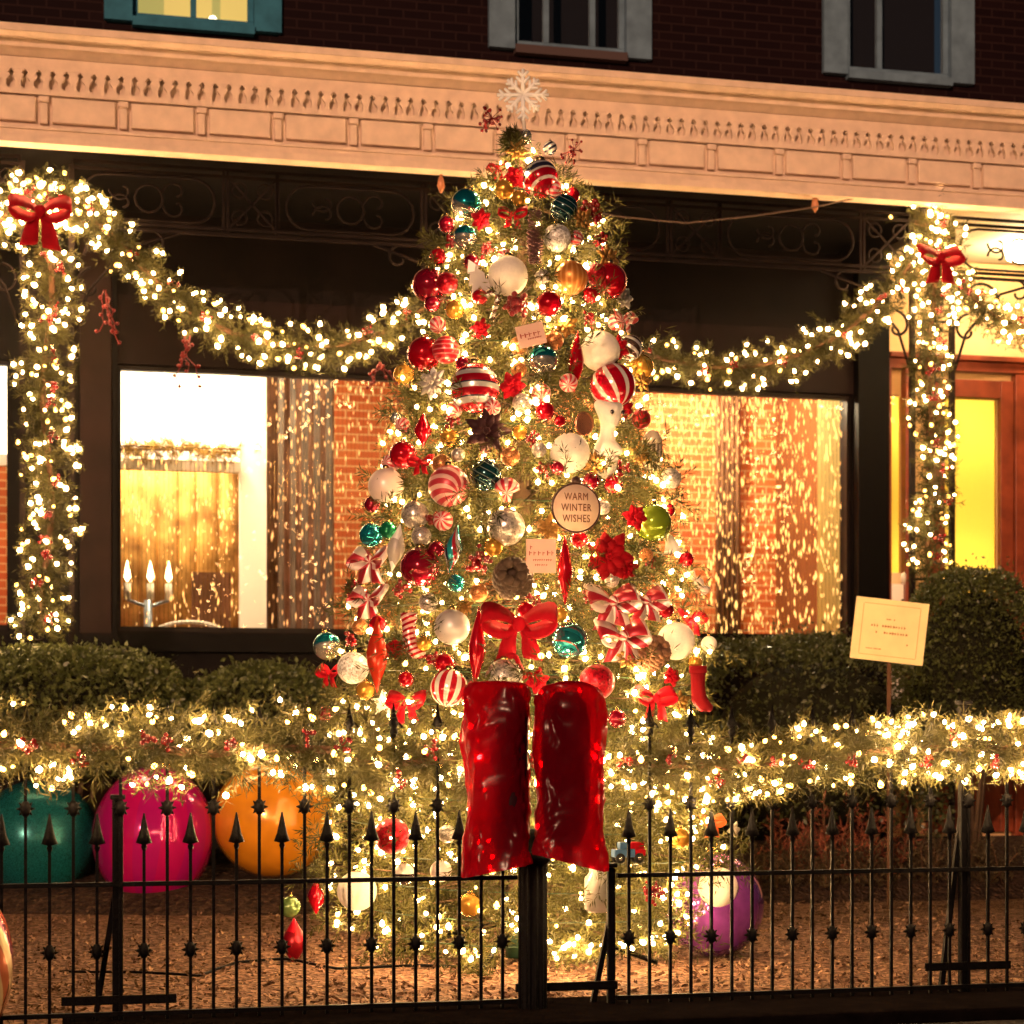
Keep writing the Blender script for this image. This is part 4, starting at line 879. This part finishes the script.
ball(543, 360, 15, sT, 'teal topped silver ball below the tilted little plaque')
ball(424, 354, 17, M_redg, 'big glossy red ball on the left edge above the window top')
ball(446, 350, 14, stripes('red_ridges', [(0, RD), (.7, (.7, .2, .2))], 'band', 6, rough=.3), 'ridged red ball touching the big glossy red one')
ball(475, 388, 25, sB, 'largest red and silver banded ball, left of the middle')
hang('flower_ornament', 434, 383, 'pale feathery flower left of the largest banded ball', gW, petals(8, 17, .2, 2, .3, 8), 'flower')
hang('poinsettia', 512, 386, 'ragged red poinsettia right of the largest banded ball', M_red, petals(6, 15, .3, 2, .2, 9), 'flower')
ball(541, 393, 10, sG, 'small peppermint striped ball over a red round one')
ball(545, 411, 10, M_redg, 'small red ball under the small peppermint ball')
ball(560, 421, 6, M_redg, 'tiny red ball above the middle white ball')
ball(571, 278, 17, stripes('copper_ribs', [(0, (.6, .2, .04)), (.6, (.75, .36, .1))], 'gore', 18, rough=.35, metal=.5), 'ribbed copper ball in the upper right')
ball(609, 281, 18, M_redg, 'bright red ball on the upper right edge'); ball(596, 274, 11, gR, 'red glitter ball touching the bright red ball at upper right')
hang('drop_ornament', 576, 362, 'slim red drop left of the upper right white ball', M_redg, drop_(31, 8), rot=(0, .06, 0))
ball(600, 351, 20, W, 'white ball between the slim red drop and the brown striped ball')
ball(630, 348, 13, sF, 'dark brown ball with silver stripes on the right edge'); ball(641, 367, 13, M_gold, 'golden ball below the brown striped ball')
ball(613, 386, 23, sC, 'large red ball with white swirls over the pale deer')
hang('ribbon_bow', 624, 318, 'pink and white curled ribbon above the brown striped ball', stripes('candy_ribbon', [(0, (.55, .06, .06)), (.45, (.85, .62, .55))], 'band', 70, (0, .8, 0), rough=.4), bow_(14, 3))
hang('flower_ornament', 622, 298, 'pale pink glitter flower on the upper right edge', gW, petals(7, 12, .3, 2, .3, 11), 'flower')
ball(396, 418, 6, M_silver, 'tiny silver blue ball on the left edge before the brick')
ball(403, 455, 14, M_redg, 'red ball on the left edge above the pearly pink ball'); hang('ribbon_bow', 421, 462, 'red bow with long tails beside the red left edge ball', M_red, bow_(13, 4))
ball(386, 486, 18, M_pinkw, 'pearly pink ball on the left edge'); hang('bell_ornament', 423, 430, 'red bell shaped drop above the red left edge ball', M_redg, drop_(17, 9))
ball(449, 486, 21, sD, 'red ball with slanting pink stripes left of the dark green ball'); ball(486, 475, 16, sH, 'dark green ball with a fine lattice beside the slanting stripes')
hang('poinsettia', 488, 432, 'near black poinsettia above the dark green ball', mat('dark_petal', (.035, .012, .014), .5), petals(7, 24, .22, 2, .2, 12), 'flower')
ball(415, 515, 14, gS, 'silver glitter ball left below the slanting striped ball')
hang('disc_ornament', 584, 424, 'round copper disc with a dark rim above the middle white ball', mat('copper', (.5, .2, .11), .25, .8), lambda b, s: b.lathe([(1e-6, -1.4*s), (9*s, -1.4*s), (12*s, -2*s), (12.5*s, 0), (12*s, 2*s), (9*s, 1.4*s), (1e-6, 1.4*s)], 24, Matrix.Rotation(PI/2, 4, 'X') @ Matrix.Diagonal((.8, 1, 1, 1))))
ball(570, 453, 20, W, 'plain white ball in the middle, above the wording disc')
# pale deer
c, s, th = surf(606, 440, .05); t = thing('deer_ornament', 'pale plush deer figure right of the middle white ball', 'ornament', c, th, ORN)
me = bpy.data.meshes.new('body'); V = [(0, 0, -26), (0, 0, -10), (0, -3, 2), (0, -5, 14), (2, -9, 22), (9, -14, 20), (-8, -3, -36), (8, -3, -36), (-15, -7, -16), (15, -7, -12), (-13, -3, 38), (15, -3, 36)]
E = [(0, 1), (1, 2), (2, 3), (3, 4), (4, 5), (0, 6), (0, 7), (1, 8), (1, 9), (4, 10), (4, 11)]; RR = [10, 11, 8, 7, 14, 8, 6, 6, 4, 4, 4, 4]
me.from_pydata([tuple(Vector(v)*s) for v in V], E, []); o = link('body', me, t, gW if False else W); sk = o.modifiers.new('skin', 'SKIN'); su = o.modifiers.new('smooth', 'SUBSURF'); su.levels = su.render_levels = 2
for i, r in enumerate(RR): me.skin_vertices[0].data[i].radius = (r*s, r*s)
me.skin_vertices[0].data[0].use_root = True
for dx in (-4, 5):
    b = MB(); b.ball(Vector((dx*1.3+3, -21, 25))*s, 2.2*s, 8, 6); b.build('eye', mat('dark_eye', (.02, .01, .01), .2), t)
ball(641, 419, 10, gR, 'dark red glitter ball on the right edge behind the deer')
def fringe(b, s):
    b.lathe([(11*s, -4*s), (10*s, 2*s), (6*s, 8*s), (1*s, 10*s)], 14)
    for k in range(11): a = 2*PI*k/11; b.tube([(9*s*math.cos(a), 9*s*math.sin(a), -4*s), (8*s*math.cos(a), 8*s*math.sin(a), -18*s), (7*s*math.cos(a+.3), 7*s*math.sin(a+.3), -30*s)], 1.4*s, 4)
hang('tassel_ornament', 652, 440, 'black capped tassel with pale strands on the right edge', stripes('black_cap_tassel', [(0, (.7, .6, .45)), (.5, (.012, .012, .014))], 'band', .001, off=.02), fringe)
ball(653, 523, 19, mat('yellow_green_gloss', (.22, .32, .02), .12, .5, coat=.5), 'yellow green glossy ball on the right edge')
ball(371, 535, 12, M_teal, 'teal glossy ball on the left edge above the peppermint bow'); ball(388, 530, 9, mat('green_gloss', (.01, .18, .08), .1, .6), 'small green ball touching the teal left edge ball')
hang('drop_ornament', 396, 548, 'white feather shaped drop beside the small green ball', gW, drop_(24, 9), rot=(0, .2, 0))
mint = stripes('mint_ribbon', [(0, (.36, .012, .025)), (.5, (.82, .66, .60))], 'gore', 6, twist=2., rot=(1.2, .4, 0), rough=.35)
hang('ribbon_bow', 371, 560, 'upper red and white ribbon bow on the left edge', mint, bow_(22, 5, .7)); hang('ribbon_bow', 369, 598, 'lower red and white ribbon bow on the left edge', mint, bow_(20, 6, .7))
ball(420, 567, 20, M_dred, 'large dark red ball left of the twisted teal drop')
hang('drop_ornament', 453, 550, 'twisted teal and red drop in the left middle', sX, drop_(25, 9), rot=(0, .2, 0)); ball(456, 583, 9, M_teal, 'small teal ball hanging under the twisted drop')
ball(452, 627, 18, mat('pearl_grey', (.52, .48, .48), .4, .4), 'pearl grey ball left of the big red bow'); ball(506, 527, 19, gS, 'crackled silver ball left of the wording disc')
def topcap(b, s): b.lathe([(4*s, -12*s), (6*s, -3*s), (13*s, 0), (12*s, 6*s), (7*s, 11*s), (.5*s, 13*s)], 16)
hang('candy_ornament', 507, 490, 'small peppermint topped cupcake above the crackled silver ball', sG, topcap)
# wording disc
c, s, th = surf(576, 508, .17); t = thing('wording_disc', 'round cream disc reading WARM WINTER WISHES with a dark rim', 'sign', c, th, ORN); R = 24*s
Mx = Matrix.Rotation(PI/2, 4, 'X'); b = MB(); b.lathe([(1e-6, -.004), (R, -.004), (R, .004), (1e-6, .004)], 40, Mx); b.build('disc', mat('cream_wood', (.78, .58, .42), .5, noise=.05), t)
b = MB(); b.tube([(R*1.01*math.cos(a), 0, R*1.01*math.sin(a)) for a in [k*PI/20 for k in range(40)]], .006, 6, closed=True); b.build('rim', mat('dark_rim', (.05, .02, .015), .4), t)
b = MB(); b.lathe([(5*s, R+.003), (5.5*s, R+3*s), (4*s, R+7*s)], 12); b.build('cap', mat('dark_rim', (.05, .02, .015), .4), t)
def text(s_, size, x, z, parent, m, y=-.0085, sx=1., rot=0.):
    cu = bpy.data.curves.new('lettering', 'FONT'); cu.body = s_; cu.size = size; cu.align_x = 'CENTER'; cu.align_y = 'CENTER'; cu.extrude = .001; cu.space_character = 1.12; tmp = bpy.data.objects.new('tmp', cu); COL.objects.link(tmp)
    me = bpy.data.meshes.new_from_object(tmp.evaluated_get(bpy.context.evaluated_depsgraph_get())); bpy.data.objects.remove(tmp); me.materials.clear()
    o = bpy.data.objects.new('lettering', me); COL.objects.link(o); o.parent = parent; o.location = (x, y, z); o.rotation_euler = (PI/2, rot, 0); o.scale.x = sx; me.materials.append(m); return o
MI = mat('brown_lettering', (.16, .06, .03), .6)
for wd, z in (('WARM', 11), ('WINTER', 0), ('WISHES', -11)): text(wd, 10.5*s, 0, z*s, t, MI, sx=.72)
def plaque(px, py, w, h, rot, label, rows):
    c, s, th = surf(px, py, .13); t = thing('plaque_ornament', label, 'sign', c, th, ORN); t.rotation_euler = (0, rot, th)
    b = MB(); b.box((-w*s, -.004, -h*s), (w*s, .004, h*s)); b.build('board', mat('pink_board', (.70, .46, .38), .55, noise=.06), t, bevel=.002)
    b = MB(); rd = random.Random(int(px))
    for z, x0, x1, hh in rows:
        x = x0
        while x < x1:
            ww = hh*rd.uniform(.45, .8); b.box((x*s, -.006, (z-hh/2)*s), ((x+ww*.3)*s, -.0043, (z+hh/2*rd.uniform(.4, 1))*s)); b.box(((x+.1)*s, -.0058, (z-.3)*s), ((x+ww)*s, -.0043, (z+.4)*s)); x += hh*.9
    b.build('printed_text', mat('red_ink', (.32, .05, .04), .6), t)
    b = MB(); b.tube([(-w*.5*s, 0, h*s), (0, .02, h*s+8*s), (w*.5*s, 0, h*s)], .002, 4); b.build('cord', M_stem, t)
plaque(531, 335, 14, 11, -.24, 'small tilted pinkish plaque with red writing above the teal ball', ((1, -11, 11, 5), (-3.5, -4, 9, 2)))
plaque(541, 556, 15, 17, 0, 'square cream plaque with a red line of writing below the silver ball', ((3, -12, 12, 5), (-4, -8, 10, 2.4), (-9, -6, 6, 2.4), (9, -11, -8, 5)))
hang('drop_ornament', 565, 571, 'slim red drop right of the square plaque', M_redg, drop_(36, 8)); hang('drop_ornament', 477, 648, 'long red drop above the left red bag', M_redg, drop_(42, 9), rot=(0, .05, 0))
hang('berry_spray', 478, 561, 'red berry bunch left of the square plaque', M_berry, berries(36, 15, 2.6, 8), 'berry spray')
hang('cone_ornament', 513, 580, 'dark open pine cone over the big red bow', mat('dark_cone', (.07, .045, .03), .6, noise=.4, nscale=40), cone_(17, 17), rot=(1.2, 0, 0)); hang('cone_ornament', 651, 655, 'brown pine cone left of the cream ball', mat('brown_cone', (.18, .09, .05), .6, noise=.4, nscale=40), cone_(15, 14), rot=(1., .4, 0))
hang('ribbon_bow', 519, 624, 'big red velvet bow above the two red bags', M_red, bow_(36, 9, .55), 'bow', push=.06)
ball(570, 640, 18, sP, 'teal and red plaid ball right of the big red bow')
hang('poinsettia', 606, 557, 'large dark red poinsettia right of the slim red drop', mat('poinsettia_red', (.26, .0015, .006), .7, noise=.3), petals(7, 27, .27, 2, .25, 13), 'flower', push=.06)
hang('bell_ornament', 671, 543, 'cream bell on the right edge under the green ball', W, lambda b, s: b.lathe([(10*s, -9*s), (8*s, -6*s), (5*s, 3*s), (2*s, 8*s), (.5*s, 10*s)], 16), rot=(0, -.3, 0))
for px, py, r, lab in ((612, 601, 26, 'upper left of three red and white bows on the right side'), (645, 600, 22, 'upper right of three red and white bows on the right side'), (622, 636, 26, 'lowest of three red and white bows on the right side')):
    hang('ribbon_bow', px, py, lab, mint, bow_(r, px, .75), push=.06)
def candy(b, s):
    b.ball((0, 0, 0), 6*s, 10, 8)
    for sg in (-1, 1): b.lathe([(1*s, 0), (6*s, 9*s)], 10, Matrix.Rotation(sg*PI/2, 4, 'Y') @ Matrix.Translation((0, 0, 4*s)))
hang('candy_ornament', 698, 583, 'pale wrapped candy on the right edge', M_pinkw, candy, rot=(0, .6, 0))
ball(676, 641, 19, W, 'cream ball at the lower right edge'); ball(709, 644, 8, W, 'tiny white ball on the far right edge above the hedge'); ball(597, 682, 18, gR, 'red glitter ball at the top right corner of the right bag')
hang('ribbon_bow', 692, 618, 'red ribbon bow on the right edge above the cream ball', M_red, bow_(16, 14)); ball(449, 688, 19, sE, 'maroon and white striped ball left of the left red bag')
hang('ribbon_bow', 407, 702, 'red satin bow left of the maroon striped ball', M_red, bow_(20, 15)); hang('ribbon_bow', 330, 672, 'red bow at the lower left edge', M_red, bow_(15, 16))
def star(b, s): b.prism([((14 if k % 2 == 0 else 6)*s*math.sin(k*PI/5), (14 if k % 2 == 0 else 6)*s*math.cos(k*PI/5)) for k in range(10)], -1.5*s, 1.5*s)
hang('star_ornament', 383, 703, 'cream star left of the red satin bow', W, star); hang('drop_ornament', 377, 655, 'long orange red glass drop at the lower left', mat('orange_red_glass', (.48, .03, .012), .15, .3), drop_(38, 11)); ball(378, 624, 9, M_redg, 'small red ball above the long orange red drop')
def stocking(b, s): b.tube([(0, 0, 20*s), (0, 0, 4*s), (1*s, 0, -8*s), (8*s, 0, -16*s), (16*s, 0, -18*s)], [8*s, 7*s, 8*s, 7*s, 4*s], 10); b.tube([(0, 0, 17*s), (0, 0, 24*s)], 9*s, 10)
hang('stocking_ornament', 409, 637, 'pink and red striped stocking in the lower left', stripes('sock', [(0, RD), (.5, (.8, .5, .45))], 'band', 80, (0, .4, 0)), stocking); hang('stocking_ornament', 698, 690, 'red knitted stocking at the lower right edge', mat('red_knit', (.22, .003, .008), .8, bump=.8, bscale=300), stocking)
ball(327, 646, 14, sT, 'teal topped silver ball at the far lower left edge', rot=(0, -.3, 0)); ball(353, 668, 16, gW, 'white glitter ball at the lower left edge'); ball(504, 678, 19, gS, 'silver glitter ball half hidden behind the left red bag')
hang('ribbon_bow', 655, 698, 'red bow right of the right red bag', M_red, bow_(21, 17))
# below the fence garland
ball(392, 836, 18, gR, 'red bead covered ball behind the fence left of the bags'); ball(357, 891, 20, W, 'large white ball low on the left, behind the fence'); ball(404, 874, 11, stripes('black_white_half', [(0, (.03, .02, .02)), (.5, WR)], 'band', .95), 'half white half black ball low behind the fence')
ball(290, 907, 11, mat('olive_gloss', (.10, .16, .05), .15, .4), 'olive green ball on the lowest left edge'); hang('drop_ornament', 316, 897, 'short bright red drop on the lowest left edge', M_redg, drop_(18, 9))
hang('drop_ornament', 294, 942, 'red tinsel drop almost touching the gravel on the left', gR, drop_(24, 13)); ball(447, 834, 9, gS, 'small silver ball behind the fence left of the left bag'); ball(441, 871, 11, M_pinkw, 'small pearly ball low behind the fence left of the post')
ball(718, 887, 20, W, 'large white ball low on the right, before the purple ball'); hang('jar_ornament', 597, 888, 'tall grey glass jar ornament right of the thin gate post', mat('grey_glass', (.4, .37, .36), .15, .3), lambda b, s: b.lathe([(10*s, -24*s), (13*s, -20*s), (13*s, 10*s), (8*s, 16*s), (9*s, 24*s)], 16))
hang('berry_spray', 653, 892, 'red bead bunch low on the right behind the fence', M_berry, berries(34, 13, 2, 18), 'berry spray'); hang('ribbon_bow', 712, 822, 'orange red bow on the lowest right edge', mat('orange_ribbon', (.6, .12, .03), .5), bow_(14, 19)); hang('flower_ornament', 732, 830, 'white flower on the lowest right edge', W, petals(6, 9, .3, 2, .3, 20), 'flower')
ball(680, 838, 11, M_gold, 'golden ball low on the right side behind the fence'); ball(470, 905, 12, M_gold, 'golden ball low behind the fence left of the fluted post')
fr = random.Random(21)
for px, py, R_ in ((455, 240, 10), (486, 250, 9), (600, 240, 9), (478, 330, 11), (590, 320, 10), (455, 420, 11), (530, 440, 10), (620, 470, 11), (430, 520, 10), (545, 470, 9), (590, 600, 11), (535, 600, 10), (400, 590, 11), (650, 560, 10), (475, 700, 10), (430, 660, 10), (590, 730, 11), (350, 640, 10)):
    hang('berry_sprig', px, py, 'small red berry sprig tucked among the tree branches', M_berry, berries(14, R_, 2.2, px), 'berry sprig', push=.0, group='red berry sprigs in the tree')
# the small stuff that fills the gaps
big = [(o.location.copy(), o) for o in S.objects if o.get('group') == ORN and o.parent is None]
gL = glitter('gold_leaf', (.62, .33, .08), .6, .4, 9, .8); kinds = 0
spots = []
for _ in range(6000):
    py = fr.uniform(150, 720); px = TX+fr.uniform(-.97, .97)*Rpx(py)
    if len(spots) >= 92: break
    if any((px-a)**2+(py-b_)**2 < 17**2 for a, b_ in spots): continue
    q = surf(px, py, .02)[0]
    if min((q-l).length for l, o in big) < .092: continue
    spots.append((px, py))
for k, (px, py) in enumerate(spots):
    j = k % 8; r = fr.uniform(7, 10.5)
    if j in (0, 4): ball(px, py, r, M_dred if j else M_redg, 'small %s glass ball filling a gap between larger ornaments' % ('dark red' if j else 'bright red'))
    elif j == 1: ball(px, py, r, M_gold, 'small gold ball filling a gap between larger ornaments')
    elif j == 2: hang('leaf_spray', px, py, 'small copper gold leaf spray filling a gap in the tree', gL, petals(6, r*1.5, .2, 2, .3, k), 'leaf spray', rot=(0, fr.uniform(0, 3), 0))
    elif j == 3: ball(px, py, r, gS, 'small silver glitter ball filling a gap between larger ornaments')
    elif j == 5: hang('flower_ornament', px, py, 'small dark red flower filling a gap between larger ornaments', M_red, petals(6, r*1.4, .3, 2, .25, k), 'flower', rot=(0, fr.uniform(0, 3), 0))
    elif j == 6: ball(px, py, r, sG, 'small peppermint striped ball filling a gap between larger ornaments', rot=(fr.uniform(-1, 1), fr.uniform(-1, 1), 0))
    else: ball(px, py, r, gC, 'small copper glitter ball filling a gap between larger ornaments')
# toy truck
c, s, th = surf(626, 852, .08); t = thing('truck_ornament', 'little blue toy truck with red load right of the right bag', 'toy truck', c, th, ORN)
b = MB(); b.box((-14*s, -6*s, -5*s), (8*s, 6*s, 3*s)); b.box((-8*s, -5*s, 3.1*s), (2*s, 5*s, 10*s)); b.build('body', mat('blue_toy_paint', (.05, .12, .26), .3, coat=.4), t, bevel=1.2*s)
b = MB(); b.box((3*s, -5.5*s, 3.2*s), (18*s, 5.5*s, 10*s)); b.box((8.2*s, -5.8*s, -4*s), (19*s, 5.8*s, 3*s)); b.build('load', M_red, t, bevel=1.*s)
for x in (-8, 12):
    for y in (-6.5, 6.5):
        b = MB(); b.lathe([(1e-6, -1.3*s), (4.6*s, -1.3*s), (5.2*s, 0), (4.6*s, 1.3*s), (1e-6, 1.3*s)], 18, Matrix.Translation((x*s, y*s, -6*s)) @ Matrix.Rotation(PI/2, 4, 'X')); wh = b.build('wheel', mat('black_rubber', (.015, .015, .015), .6), t)
        b = MB(); b.lathe([(1e-6, -1.5*s), (2.2*s, -1.5*s), (2.2*s, 1.5*s), (1e-6, 1.5*s)], 12, Matrix.Translation((x*s, y*s, -6*s)) @ Matrix.Rotation(PI/2, 4, 'X')); b.build('hub', M_silver, wh)
# snowflake topper
c = P(523, 95, DT); s = TS; t = thing('snowflake_topper', 'white glittering snowflake on top of the tree', 'tree topper', c, -A)
b = MB()
for k in range(8):
    a = PI/2+k*PI/4; u = Vector((math.cos(a), 0, math.sin(a))); v = Vector((-math.sin(a), 0, math.cos(a))); L = (26 if k % 2 == 0 else 22)*s
    b.tube([(0, 0, 0), u*L], [2.6*s, 1.7*s], 6)
    for f, l in ((.45, .34), (.72, .26)):
        for sg in (-1, 1): b.tube([u*L*f, u*L*(f+l*.75)+v*sg*L*l*.75], [2.*s, 1.4*s], 5)
b.build('flake', gW if False else mat('frosted_white', (.95, .94, .93), .3), t)
b = MB(); b.tube([(0, .003, -20*s), (2*s, .003, -40*s)], 1.8*s, 6); b.build('stem', M_white, t); b = MB(); b.ball((3*s, .0, -42*s), 6*s, 10, 8, (1, 1, 1.3)); b.build('holder', M_silver, t)
# ================================================================== garlands
def arc(pts, Y):
    q = [PY(px, py, Y) for px, py in pts]; n = 26
    a = np.array([tuple(p) for p in q]); t = np.linspace(0, 1, len(a)); T = np.linspace(0, 1, n)
    out = []
    for u in T:                                   # smooth through the control points
        i = min(len(a)-2, int(u*(len(a)-1))); f = u*(len(a)-1)-i; p0, p1, p2, p3 = a[max(i-1, 0)], a[i], a[i+1], a[min(i+2, len(a)-1)]
        out.append(Vector(.5*((2*p1)+(-p0+p2)*f+(2*p0-5*p1+4*p2-p3)*f*f+(-p0+3*p1-3*p2+p3)*f**3)))
    return out
GS, GC = 'lit garland swags under the cornice', 'lit garlands wound round the porch columns'
yg = YP-.12
garland('garland', 'lit garland swag sagging between the left column and the tree', arc([(60, 196), (108, 232), (150, 275), (200, 318), (262, 342), (330, 346), (400, 325), (450, 285), (497, 235)], yg), .155, 205, .0145, 'p', GS, droop=.25, poke=10)
garland('garland', 'lit garland swag sagging between the tree and the right column', arc([(497, 235), (545, 300), (600, 340), (660, 358), (730, 368), (795, 356), (850, 328), (895, 285), (922, 248)], yg), .150, 180, .014, 'p', GS, droop=.25, poke=10)
garland('garland', 'end of a lit garland leaving the frame left of the left bow', arc([(62, 196), (20, 205), (-20, 235), (-70, 270), (-130, 300)], yg), .165, 120, .0155, 'p', GS, droop=.2)
garland('garland', 'end of a lit garland leaving the frame right of the right bow', arc([(930, 248), (960, 285), (1000, 318), (1050, 335), (1120, 340)], yg), .150, 120, .0148, 'p', GS, droop=.2)
def col_path(px, py0, py1, wob):
    return arc([(px+wob*math.sin(k*1.3), py0+(py1-py0)*k/9) for k in range(10)], YP-.16)
garland('garland', 'lit garland wound down the left porch column', col_path(47, 235, 632, 5), .185, 190, .0145, 'p', GC, nberry=14)
garland('garland', 'lit garland wound down the right porch column', col_path(931, 240, 572, 4), .165, 150, .0132, 'p', GC, nberry=12)
garland('garland', 'bushy lit garland knot behind the left red bow', arc([(12, 205), (40, 200), (70, 205), (85, 225)], yg-.02), .17, 40, .018, 'p', GS, nberry=2)
garland('garland', 'bushy lit garland knot behind the right red bow', arc([(915, 222), (932, 228), (950, 238)], yg-.02), .14, 22, .0165, 'p', GS, nberry=1)
GF = 'lit garland draped along the fence'
def fpath(pts, Y=YF-.12): return arc(pts, Y)
fg = dict(m=M_fgarl, nl=.06, nw=.0052, per_m=170, nper=34)
garland('garland', 'lit fence garland hanging over the giant balls on the left', fpath([(-260, 744), (-120, 752), (20, 744), (80, 748), (140, 744), (200, 754), (260, 748), (330, 750)]), .15, 140, .0108, 't', GF, nberry=11, poke=18, front=.45, **fg)
garland('garland', 'dim middle stretch of fence garland behind the red bags', fpath([(325, 755), (380, 765), (440, 760), (500, 768), (560, 762), (620, 762), (680, 765), (722, 765)], YF+.02), .145, 88, .0108, 't', GF, nberry=9, poke=22, front=.45, **fg)
garland('garland', 'brightest stretch of fence garland before the dark hedge on the right', fpath([(715, 768), (770, 765), (830, 757), (890, 750), (950, 748), (1000, 748), (1080, 745)]), .128, 150, .0108, 't', GF, nberry=9, poke=14, front=.3, **fg)
garland('garland', 'golden garland along the white rail inside the bright left window', [Vector((X(112, 17.2), 17.2, zr+.10)), Vector((X(175, 17.2), 17.2, zr+.12)), Vector((X(236, 17.2), 17.2, zr+.10))], .10, 8, .012, 'p', None, nberry=0, m=mat('golden_leaf', (.42, .26, .07), .6, noise=.6, nscale=9, trans=.3))
# red velvet bows on the columns
for px, py, r, lab in ((40, 212, .20, 'big red velvet bow on the left porch column'), (940, 258, .17, 'big red velvet bow on the right porch column')):
    c = PY(px, py, YP-.42); b = MB(); bow_mesh(b, r, .62, 1.05, px, .05); o = b.build('ribbon_bow', M_red); o.location = c; tag(o, lab, 'bow', 'bows on the porch columns')
# red berry twigs dangling from the swags
for px, py, lab in ((104, 290, 'red berry twig dangling beside the left column'), (186, 335, 'red berry twig dangling under the left swag'), (382, 362, 'red berry twig dangling near the tree on the left swag')):
    c = PY(px, py, YP-.2); b = MB(); rd = random.Random(px)
    for k in range(4):
        ln_ = rd.uniform(.03, .075); sx_ = rd.uniform(-.03, .03); q = [Vector((rd.uniform(-.03, .03)+sx_*j, rd.uniform(-.02, .02), -ln_*j)) for j in range(6)]; b.tube(q, .005, 4)
        for p in q[1:]: b.ball(p+Vector((rd.uniform(-.02, .02), -.012, 0)), .014, 6, 5)
    o = b.build('berry_twig', mat('dull_berry', (.14, .008, .008), .4)); o.location = c; tag(o, lab, 'berry twig')
# ================================================================== light and camera
W_ = bpy.data.worlds.new('World'); S.world = W_; W_.use_nodes = True; nt = W_.node_tree
SE, SAZ = math.radians(13), math.radians(26)
sky = nt.nodes.new('ShaderNodeTexSky'); sky.sky_type = 'NISHITA'; sky.sun_disc = False; sky.sun_elevation = math.radians(13); sky.sun_rotation = PI+SAZ
nt.links.new(sky.outputs[0], nt.nodes['Background'].inputs[0]); nt.nodes['Background'].inputs[1].default_value = .007
sun = bpy.data.lights.new('sun', 'SUN'); sun.energy = 2.2; sun.color = (1, .55, .33); sun.angle = math.radians(.5)
so = bpy.data.objects.new('sun', sun); COL.objects.link(so)
dv = Vector((math.sin(SAZ)*math.cos(SE), math.cos(SAZ)*math.cos(SE), -math.sin(SE))); so.rotation_euler = dv.to_track_quat('-Z', 'Y').to_euler(); so.location = (-6, -10, 9)
S.view_settings.view_transform = 'Standard'; S.view_settings.look = 'None'; S.view_settings.gamma = 1; S.view_settings.exposure = 0.05
c = S.cycles; c.use_denoising = True; c.denoiser = 'OPENIMAGEDENOISE'; c.use_light_tree = True
c.max_bounces = 6; c.diffuse_bounces = 2; c.glossy_bounces = 3; c.transmission_bounces = 4; c.transparent_max_bounces = 10; c.sample_clamp_indirect = 4.; c.sample_clamp_direct = 40.; c.caustics_reflective = False; c.caustics_refractive = False
